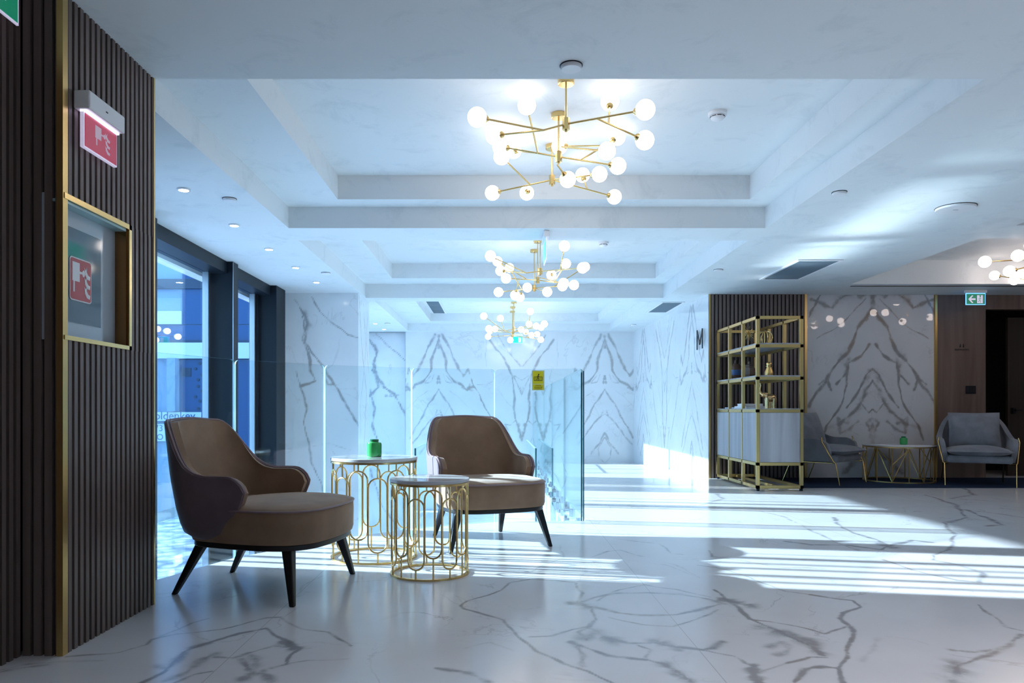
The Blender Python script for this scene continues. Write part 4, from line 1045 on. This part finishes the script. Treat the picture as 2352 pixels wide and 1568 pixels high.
def smooth_closed(pts, n=6):
    k = len(pts); out = []
    for i in range(k):
        p0, p1, p2, p3 = [Vector((*pts[(i+q) % k], 0)) for q in (-1, 0, 1, 2)]
        for s in range(n):
            t = s/n; out.append((.5*((2*p1)+(p2-p0)*t+(2*p0-5*p1+4*p2-p3)*t*t+(3*p1-p0-3*p2+p3)*t**3)).to_2d())
    return out
def armchair(label, loc, rz):
    t = thing('armchair', label, 'armchair', loc, rz, 'tan velvet armchairs with black legs')
    Wf = lambda z: lerpt([(.285, .315), (.32, .345), (.45, .362), (.61, .368), (.90, .335)], z)
    sb = lambda z: lerpt([(.285, -.29), (.31, -.335), (.36, -.358), (.45, -.378), (.62, -.41), (.90, -.468)], z)
    send = lambda z: lerpt([(.285, -.035), (.40, .02), (.48, .07), (.56, .10), (.62, .10)], z)
    def ztop(f):
        z = .893-(.893-.615)*float(np.interp(f, (.37, .41, .45, .49, .53, .57, .62, .70), (0, .05, .19, .42, .66, .84, .95, 1)))
        z += .012*math.cos(min(1, f/.36)*PI/2)*(f < .36)
        if f > .86: z -= .075*((f-.86)/.14)**2.2
        return z
    m, A_, _ = shell_mesh(Wf, sb, send, ztop, 0, .026, .286)
    m.build('outer_shell', M['leather'], t, smooth=True)
    m, B_, _ = shell_mesh(Wf, sb, lambda z: send(z)-.004, lambda f: ztop(f)-.004, .027, .062, .30)
    m.build('inner_backrest', M['velvet'], t, smooth=True)
    C_ = shell_pts(Wf, sb, send, ztop, .012, .286)
    path = [C_[0][j]+Vector((0, -.002, 0)) for j in range(len(C_[0])-1)]+[c[-1]+Vector((0, 0, .003)) for c in C_]+[C_[-1][j]+Vector((0, -.002, 0)) for j in range(len(C_[0])-2, -1, -1)]
    MB().tube(path, .0062, 8).build('piping', M['piping'], t, smooth=True)
    D_ = shell_pts(Wf, sb, send, ztop, .028, .286)
    path = [c[-1]+Vector((0, 0, .0)) for c in D_]
    MB().tube(path, .0042, 6).build('piping', M['piping'], t, smooth=True)
    half = [(0, -.445), (.14, -.437), (.26, -.405), (.335, -.33), (.365, -.22), (.362, -.08), (.345, .05)]
    rear = [(.30, .22), (.20, .29), (0, .315)]
    def outl(k=1.0, dx=0):
        h = half+rear; pts = h+[(-x, y) for x, y in reversed(h[1:-1])]
        return [Vector((p.x*k+dx, p.y*k)) for p in smooth_closed(pts, 5)]
    # seat: side wall, rounded shoulder, slightly crowned top
    base = outl(); n = len(base); c0 = Vector((0, -.06))
    prof = [(.985, .288), (1.0, .31), (1.004, .40), (1.0, .448), (.988, .457), (.94, .466), (.80, .478), (.5, .487), (.2, .490)]
    vs = []; fs = []
    for k_, z in prof:
        for p in base: q = c0+(p-c0)*k_; vs.append((q.x, q.y, z-(.02*max(0, q.y+.05)/.3 if z > .46 else 0)))
    for i in range(len(prof)-1):
        for j in range(n): fs.append((i*n+j, i*n+(j+1) % n, (i+1)*n+(j+1) % n, (i+1)*n+j))
    fs.append(tuple((len(prof)-1)*n+j for j in range(n))); fs.append(tuple(range(n-1, -1, -1)))
    st_ = MB().add(vs, fs).build('seat', M['velvet'], t, smooth=True)
    MB().tube([(c0.x+(p.x-c0.x)*1.003, c0.y+(p.y-c0.y)*1.003, .452) for p in base], .0055, 8, closed=True).build('seat_piping', M['piping'], st_, smooth=True)
    MB().prism([tuple(c0+(p-c0)*.965) for p in base], 'z', .258, .287).build('base_frame', M['blackwood'], t, smooth=True, bevel=.004)
    for sx in (-1, 1):
        for (tx, ty, fx, fy) in ((.295, -.30, .365, -.357), (.235, .215, .267, .356)):
            a = Vector((sx*tx, ty, .262)); b = Vector((sx*fx, fy, 0.0))
            d = b-a; m = MB(); vs = []
            for p, h_ in ((a, .027), (b, .0135)):
                for ax, ay in ((-1, -1), (1, -1), (1, 1), (-1, 1)): vs.append(p+Vector((ax*h_, ay*h_, 0)))
            m.add(vs, [(0, 1, 2, 3), (7, 6, 5, 4), (0, 4, 5, 1), (1, 5, 6, 2), (2, 6, 7, 3), (3, 7, 4, 0)])
            m.build('leg', M['blackwood'], t, bevel=.006)
    return t
# facing direction angle -> rz (local front is -y)
armchair('tan velvet armchair at left seen from its side, beside the slatted wall', (-1.263, 4.01, 0), math.radians(-12)+PI/2)
armchair('tan velvet armchair facing the camera in front of the glass balustrade', (-.097, 5.37, 0), math.radians(-69)+PI/2)

# ------------------------------------------------------------------ nested side tables
def side_table(label, c, r, h, ph, low, high, group='gold wire side tables with pale tops'):
    t = thing('side_table', label, 'side table', (c[0], c[1], 0), 0, group)
    MB().lathe([(0, h-.021), (r-.002, h-.021), (r+.003, h-.017), (r+.003, h-.003), (r, h), (0, h)], (0, 0, 0), 64).build('table_top', M['tabletop'], t, smooth=True)
    MB().lathe([(r-.01, h-.034), (r+.001, h-.034), (r+.001, h-.022), (r-.01, h-.022), (r-.01, h-.034)], (0, 0, 0), 64).build('rim_band', M['brass'], t, smooth=True)
    MB().lathe([(r-.018, 0), (r+.002, 0), (r+.002, .011), (r-.018, .011), (r-.018, 0)], (0, 0, 0), 64).build('base_ring', M['brass'], t, smooth=True)
    nl = 14; R = r-.008
    for k in range(nl):
        a0 = ph+2*PI*k/nl; z0, z1 = (low if k % 2 == 0 else high); hw = PI/nl*R*.97
        pts = []
        for i in range(9): an = PI*i/8; pts.append((hw*math.cos(an), z1-hw+hw*math.sin(an)))
        for i in range(9): an = PI+PI*i/8; pts.append((hw*math.cos(an), z0+hw+hw*math.sin(an)))
        P3 = [(R*math.cos(a0+u/R), R*math.sin(a0+u/R), z) for u, z in pts]
        m = MB().tube(P3, .0052, 8, closed=True)
        m.tube([(R*math.cos(a0), R*math.sin(a0), z1), (R*math.cos(a0), R*math.sin(a0), h-.03)], .0050, 8)
        m.tube([(R*math.cos(a0), R*math.sin(a0), z0), (R*math.cos(a0), R*math.sin(a0), .008)], .0050, 8)
        m.build('wire_loop', M['brass'], t, smooth=True)
    return t
side_table('taller gold wire side table with pale top carrying the green jar', (-.80, 4.82), .277, .648, -PI/2+math.radians(13.8), (.070, .53), (.15, .575))
side_table('shorter gold wire side table with empty pale top between the armchairs', (-.394, 4.33), .229, .556, -PI/2+math.radians(-15.5), (.06, .455), (.125, .505))
def jar(label, c, s=1.0, group='green candle jars'):
    t = thing('candle_jar', label, 'jar', c, 0, group)
    MB().lathe([(0, 0), (.042*s, 0), (.047*s, .004*s), (.048*s, .012*s), (.048*s, .080*s), (.044*s, .092*s), (.028*s, .097*s), (.027*s, .099*s)], (0, 0, 0), 36).build('body', M['greenglass'], t, smooth=True)
    MB().lathe([(0, .0985*s), (.026*s, .0985*s), (.028*s, .101*s), (.028*s, .112*s), (.025*s, .114*s), (0, .114*s)], (0, 0, 0), 32).build('lid', M['greenlid'], t, smooth=True)
jar('green glass jar on the taller gold side table', (-.80, 4.82, .648))

# ------------------------------------------------------------------ gold shelf unit
X0, X1 = 3.05, 3.60; Yn, Yf = 8.70, 10.30
su = thing('shelf_unit', 'tall open gold frame shelf unit with grey wood cabinet, against the slatted wall', 'shelf', (X0, Yn, 0)); O = su.location
T = .036; ZT = 2.06
ypos = [Yn, Yn+(Yf-Yn)*.32, Yn+(Yf-Yn)*.65, Yf-T]
fr = MB()
for y in ypos:
    fr.box(X0, X0+T, y, y+T, .03, ZT)
    if y in (ypos[0], ypos[-1]): fr.box(X1-T, X1, y, y+T, .03, ZT)
for y in (ypos[1], ypos[2]): fr.box(X1-T, X1, y, y+T, .93, ZT)
for z in (.03, .30, .925, ZT-T):
    for x in (X0, X1-T): fr.box(x, x+T, Yn, Yf, z, z+T)
    for y in (Yn, Yf-T): fr.box(X0, X1, y, y+T, z, z+T)
for z in (1.31, 1.69):
    for x in (X0, X1-T): fr.box(x, x+T, Yn, Yf, z, z+T)
    for y in (Yn, Yf-T): fr.box(X0, X1, y, y+T, z, z+T)
for y in (Yn+.5,): fr.box(X0+.25, X0+.28, Yn+.02, Yf, .03, .06)
fr.build('frame', M['brassd'], su, off=O)
q = MB()
for x in (X0+.005, X1-.035):
    for y in (Yn+.005, Yf-.035): q.box(x, x+.03, y, y+.03, 0, .03)
q.build('foot', M['blacksteel'], su, off=O)
for z in (1.31+T, 1.69+T): rbox('shelf_board', M['greywood'], X0+.006, X1-.006, Yn+.006, Yf-.006, z, z+.016, su, O)
rbox('cabinet_body', M['greywood'], X0+.012, X1-.012, Yn+.012, Yf-.012, .337, .925, su, O)
rbox('cabinet_top', M['greywood'], X0+.006, X1-.006, Yn+.006, Yf-.006, .961, .972, su, O)
for a, b in zip(ypos[:-1], ypos[1:]):
    rbox('door', M['greywood'], X0+.004, X0+.011, a+T+.003, b-.003, .340, .922, su, O, bevel=.001)
rbox('side_panel', M['greywood'], X0+T+.003, X1-T-.003, Yn+.004, Yn+.011, .340, .922, su, O, bevel=.001)

# things on the shelves
Zt = .972; Z2 = 1.31+T+.016; Z1_ = 1.69+T+.016
# elephant
ec = Vector((3.325, 9.05, Zt)); el = MB(); s = 1.25
el.ellip(ec+Vector((.01, 0, .105))*s, (.052*s, .034*s, .040*s), 20)
for (x, y) in ((-.022, -.018), (-.022, .018), (.042, -.018), (.042, .018)):
    el.tube([ec+Vector((x, y, .10))*s, ec+Vector((x, y, .03))*s, ec+Vector((x, y, 0))*s], [.017*s, .013*s, .016*s], 12)
el.ellip(ec+Vector((-.048, 0, .135))*s, (.030*s, .024*s, .028*s), 16)
el.tube([ec+Vector(p)*s for p in ((-.065, 0, .135), (-.085, 0, .155), (-.088, 0, .19), (-.080, 0, .225), (-.086, 0, .25))], [.015*s, .012*s, .009*s, .007*s, .006*s], 12)
for y in (-1, 1):
    el.ellip(ec+Vector((-.036, y*.030, .132))*s, (.020*s, .005*s, .026*s), 12)
    el.tube([ec+Vector((-.068, y*.012, .118))*s, ec+Vector((-.090, y*.014, .115))*s], [.004*s, .0015*s], 8)
el.tube([ec+Vector((.060, 0, .12))*s, ec+Vector((.072, 0, .09))*s, ec+Vector((.070, 0, .06))*s], [.004*s, .003*s, .004*s], 8)
tag(el.build('elephant_figurine', M['gold'], None, smooth=True, off=ec), 'gold elephant figurine with raised trunk on the shelf unit cabinet', 'figurine')
# books
def book_thing(c, l, w_, h_, rz, label, cov):
    t = thing('book', label, 'book', c, rz, 'books stacked on the shelf unit cabinet')
    q = MB().box(-l/2, l/2, -w_/2, w_/2, 0, .004).box(-l/2, l/2, -w_/2, w_/2, h_-.004, h_).box(-l/2, l/2, -w_/2, -w_/2+.004, 0, h_)
    q.build('cover', cov, t); MB().box(-l/2+.005, l/2-.005, -w_/2+.004, w_/2-.005, .004, h_-.004).build('pages', M['whitegloss'], t)
book_thing((3.235, 9.42, Zt), .30, .36, .030, .1, 'pale book at the bottom of the stack on the cabinet', M['whitegloss'])
book_thing((3.215, 9.42, Zt+.030), .24, .30, .032, -.05, 'white book on top of the stack on the cabinet', M['white'])
book_thing((3.24, 10.03, Zt), .20, .26, .022, .3, 'thin dark book alone at the far end of the cabinet', M['blacksteel'])
# chess-like gold vase
t = thing('gold_vase', 'small brass bottle vase with ball stopper on the middle shelf', 'vase', (3.36, 9.15, Z2))
MB().lathe([(0, 0), (.046, 0), (.052, .015), (.050, .06), (.030, .115), (.030, .125)], (0, 0, 0), 28).build('body', M['brassd'], t, smooth=True)
MB().lathe([(.040, .125), (.040, .135), (.030, .14), (.034, .165), (.022, .185), (0, .188)], (0, 0, 0), 24).build('stopper', M['brass'], t, smooth=True)
def vase(c, prof, mat, label, bandm=None):
    t = thing('vase', label, 'vase', c)
    MB().lathe(prof, (0, 0, 0), 32).build('body', mat, t, smooth=True)
    if bandm: MB().lathe([(prof[3][0]*.9, prof[3][1]+.012), (prof[3][0]*1.01, prof[3][1]+.01), (prof[3][0]*1.012, prof[3][1]-.05), (prof[3][0]*.93, prof[3][1]-.06)], (0, 0, 0), 32).build('glazed_band', bandm, t, smooth=True)
vase((3.21, 9.96, Z2), [(0, 0), (.055, 0), (.085, .05), (.095, .12), (.085, .17), (.05, .205), (.02, .22), (.018, .26), (0, .265)], M['vasebrown'], 'round brown vase with blue glaze on the middle shelf', M['vaseblue'])
t = thing('glass_jar', 'faceted smoked glass jar on the middle shelf beside the blue vase', 'jar', (3.265, 9.60, Z2))
MB().lathe([(0, 0), (.055, 0), (.085, .05), (.080, .13), (.045, .165)], (0, 0, 0), 7).build('body', M['vasegrey'], t)
MB().lathe([(.045, .165), (.045, .175), (.015, .19), (.012, .22), (0, .225)], (0, 0, 0), 7).build('lid', M['vasebrown'], t)
vase((3.24, 10.06, Zt+.001), [(0, 0), (.03, 0), (.04, .03), (.042, .07), (.030, .10), (.012, .13), (.012, .16), (0, .16)], M['vasebrown'], 'small dark bottle at the far end of the cabinet top') if False else None
# wire knot and starburst on the top shelf
kc = Vector((3.29, 9.10, Z1_+.095)); q = MB()
for a in range(4):
    Rm = Matrix.Rotation(a*PI/4, 3, 'Z') @ Matrix.Rotation(.25*(a % 2), 3, 'X')
    q.tube([kc+Rm @ Vector((.095*math.cos(i*PI/16), 0, .088*math.sin(i*PI/16))) for i in range(32)], .006, 8, closed=True)
q.tube([kc+Vector((0, 0, -.09)), kc+Vector((0, 0, .09))], .008, 8)
tag(q.build('wire_sphere_ornament', M['brass'], None, smooth=True, off=(kc.x, kc.y, Z1_)), 'brass ring ball ornament on the top shelf of the shelf unit', 'ornament')
bc = Vector((3.29, 9.70, Z1_+.215)); t = thing('starburst_ornament', 'spiky brass starburst ornament on a thin stand on the top shelf', 'ornament', (bc.x, bc.y, Z1_))
q = MB(); rs = random.Random(2)
for i in range(46):
    zz = 1-2*(i+.5)/46; an = i*2.399; rr = math.sqrt(1-zz*zz); d_ = Vector((rr*math.cos(an), rr*math.sin(an), zz))
    q.tube([bc+d_*.01, bc+d_*rs.uniform(.075, .105)], [.0025, .0012], 5)
q.build('spikes', M['brass'], t, off=t.location)
MB().tube([bc, (bc.x, bc.y, Z1_+.008)], .004, 8).lathe([(0, 0), (.04, 0), (.04, .008), (0, .008)], (bc.x, bc.y, Z1_), 20).build('stand', M['brassd'], t, off=t.location)

# ------------------------------------------------------------------ lounge corner
rg = MB().prism([(3.75, 9.05), (8.2, 9.05), (8.2, 10.32), (3.75, 10.32)], 'z', .0005, .012)
M_rug = plain('rug_weave', (0.02, 0.035, 0.07), .95, spec=.1, bump=.5)
tag(rg.build('rug', M_rug, None), 'dark blue mottled rug under the lounge armchairs and round table', 'rug')
def pillow(name, c, r, mat, parent, rx=0., n=28, p=.45):
    M3 = Matrix.Rotation(rx, 3, 'X')
    m = MB(); vs = []; fs = []; k = 18
    def sg(x, q): return math.copysign(abs(x)**q, x)
    for side in (1, -1):
        for i in range(k+1):
            for j in range(k+1):
                u = -1+2*i/k; v = -1+2*j/k
                e = max(0, (1-abs(u)**2.6))**.55*max(0, (1-abs(v)**2.6))**.55
                pin = 1-.04*(1-abs(u))*abs(v)-.04*(1-abs(v))*abs(u)
                wr = .06*math.sin(5*u+3*v)*e
                vs.append(M3 @ Vector((r[0]*u*pin, r[1]*v*pin, side*r[2]*(e+wr*.6)))+Vector(c))
        o = 0 if side == 1 else (k+1)**2
        for i in range(k):
            for j in range(k):
                q = (o+i*(k+1)+j, o+(i+1)*(k+1)+j, o+(i+1)*(k+1)+j+1, o+i*(k+1)+j+1); fs.append(q if side == 1 else q[::-1])
    return m.add(vs, fs).build(name, mat, parent, smooth=True)
def lounge_chair(label, loc, rz):
    t = thing('lounge_chair', label, 'armchair', loc, rz, 'grey lounge armchairs with gold wire legs')
    Wf = lambda z: lerpt([(.30, .40), (.45, .43), (.62, .455), (.92, .36)], z)
    sb = lambda z: lerpt([(.30, -.36), (.92, -.50)], z)
    send = lambda z: lerpt([(.30, .27), (.45, .29), (.66, .22)], z)
    def ztop(f):
        z = .97-(.97-.62)*sstep(f, .30, .78)
        if f > .9: z -= .06*((f-.9)/.1)**2
        return z
    m, _, _ = shell_mesh(Wf, sb, send, ztop, 0, .06, .315, nu=22, nv=8, r=.16)
    m.build('shell', M['greyfab'], t, smooth=True)
    MB().box(-.375, .375, -.36, .33, .30, .40).build('seat_base', M['greyfab'], t, bevel=.03)
    pillow('seat_cushion', (0, -.07, .455), (.375, .385, .078), M['greyfab'], t)
    pillow('back_cushion', (0, .19, .735), (.31, .255, .09), M['greyfab'], t, rx=math.radians(72))
    for sx in (-1, 1):
        pts = [(sx*.452, -.19, .64), (sx*.466, -.20, .58), (sx*.420, -.34, .31), (sx*.405, -.36, .295), (sx*.40, -.41, .0)]
        MB().tube(pts, .0085, 10).build('leg', M['brass'], t, smooth=True)
        MB().tube([(sx*.36, .30, .30), (sx*.37, .42, .0)], .0085, 10).build('leg', M['brass'], t, smooth=True)
    MB().tube([(-.405, -.36, .296), (-.36, -.30, .292), (-.36, .30, .292), (.36, .30, .292), (.36, -.30, .292), (.405, -.36, .296)], .008, 8).build('under_frame', M['brass'], t, smooth=True)
    return t
lounge_chair('grey lounge armchair at right facing the camera beside the dark doorway', (6.12, 9.46, .0125), math.radians(-26)).scale = (.93, .93, .93)
lounge_chair('grey lounge armchair facing right, half hidden behind the gold shelf unit', (4.30, 9.74, .0125), math.radians(40)).scale = (.93, .93, .93)
dt = thing('drum_table', 'round drum table with gold lattice base between the grey armchairs', 'coffee table', (5.36, 9.88, .012))
R, hh = .44, .485
MB().lathe([(0, hh-.018), (R, hh-.018), (R+.004, hh-.012), (R+.004, hh-.002), (R, hh), (0, hh)], (0, 0, 0), 56).build('table_top', M['tabletop'], dt, smooth=True)
q = MB()
for z0_ in (0, hh-.034): q.lathe([(R-.022, z0_), (R-.002, z0_), (R-.002, z0_+.015), (R-.022, z0_+.015), (R-.022, z0_)], (0, 0, 0), 56)
nb = 14
for k in range(nb):
    a = 2*PI*k/nb; b = 2*PI*(k+1)/nb; c_ = 2*PI*(k+.5)/nb; R2 = R-.012
    pa_, pb_ = Vector((R2*math.cos(a), R2*math.sin(a), .01)), Vector((R2*math.cos(a), R2*math.sin(a), hh-.03))
    q.bar(pa_, pb_, .008, .012)
    nxt = Vector((R2*math.cos(b), R2*math.sin(b), hh-.03)); nlo = Vector((R2*math.cos(b), R2*math.sin(b), .01))
    q.bar(pa_ if k % 2 else pb_, mid(pa_, pb_, .5) if False else (nxt if k % 2 else nlo), .006, .010)
    if k % 3 == 0: q.bar(mid(pa_, pb_, .5), mid(nlo, nxt, .95), .006, .010)
q.build('lattice_base', M['brassd'], dt)
jar('dark green jar on the round drum table in the lounge', (5.38, 9.80, .012+hh), .95)

# ------------------------------------------------------------------ street outside
struct(MB().box(-4.30, XWIN-.02, 4.0, 15.4, -.10, 0.0), 'sill_outside', M['steel'])
struct(MB().box(-60, XWIN-.06, -20, 60, GZ-.2, GZ), 'ground_street', M['cobble'])
YF = 20.0
bl_ = thing('street_building', 'pale building across the street seen through the window, with signs', 'building', (-9.0, YF, GZ))
O = bl_.location
def zf(py): return H-(py-VY)*YF/F
def xf(px): return (px-VX)*YF/F
q = MB().box(-22, -4.2, YF, YF+6, GZ, 7.5); q.build('wall', M['facade'], bl_, off=O)
def pan(name, px0, px1, py0, py1, mat, e0=0, e1=.05): return MB().box(xf(px0), xf(px1), YF-e1, YF-e0-.001, zf(py1), zf(py0)).build(name, mat, bl_, off=O)
pan('cladding', 420, 640, 480, 745, M['facadeb']); pan('cladding', 300, 640, 642, 664, M['facaded'], 0, .12)
pan('window', 300, 640, 747, 782, M['facadeb']); pan('ledge', 250, 640, 782, 787, M['facaded'], 0, .15)
pan('white_band', 250, 640, 788, 824, M['facadew'], 0, .2); pan('white_band', 250, 420, 715, 745, M['facadew'], 0, .1)
pan('pier', 396, 415, 824, 944, M['facade'], 0, .35); pan('shopfront', 415, 640, 826, 1100, M['facadeb'], 0, .08)
pan('blind', 420, 442, 845, 865, M['facaded'], .08, .1)
q = MB()
for i, (px, py) in enumerate(((462,835), (452,847), (467,861), (458,872), (458,887), (467,898), (452,911), (462,921), (459,938))):
    q.lathe([(.04, 0), (.04, .01)], (0, 0, 0), 14, Matrix.Translation((xf(px), YF-.09, zf(py))) @ Matrix.Rotation(PI/2, 4, 'X'))
q.build('dots', M['facaded'], bl_, off=O)
sb_ = thing('shop_sign', 'white shop sign reading goldenkey seen through the left window', 'sign', (xf(400), YF-.2, zf(966)))
MB().box(xf(300), xf(470), YF-.24, YF-.2, zf(966), zf(946)).build('board', M['facadew'], sb_, off=sb_.location)
text_mesh('goldenkey', .30, M['lettering'], frame_m((xf(457), YF-.245, zf(955)), (1, 0, 0), (0, 0, 1)), sb_, 'lettering', off=sb_.location, align='RIGHT')
sb_ = thing('shop_sign', 'pale street number sign reading 73 below the goldenkey sign', 'sign', (xf(375), YF-.2, zf(1010)))
MB().box(xf(330), xf(388), YF-.24, YF-.2, zf(1012), zf(973)).build('board', M['facadew'], sb_, off=sb_.location)
text_mesh('73', .24, M['lettering'], frame_m((xf(374), YF-.245, zf(983)), (1, 0, 0), (0, 0, 1)), sb_, 'lettering', off=sb_.location)
text_mesh('O', .22, M['lettering'], frame_m((xf(377), YF-.245, zf(1003)), (1, 0, 0), (0, 0, 1)), sb_, 'lettering', off=sb_.location)
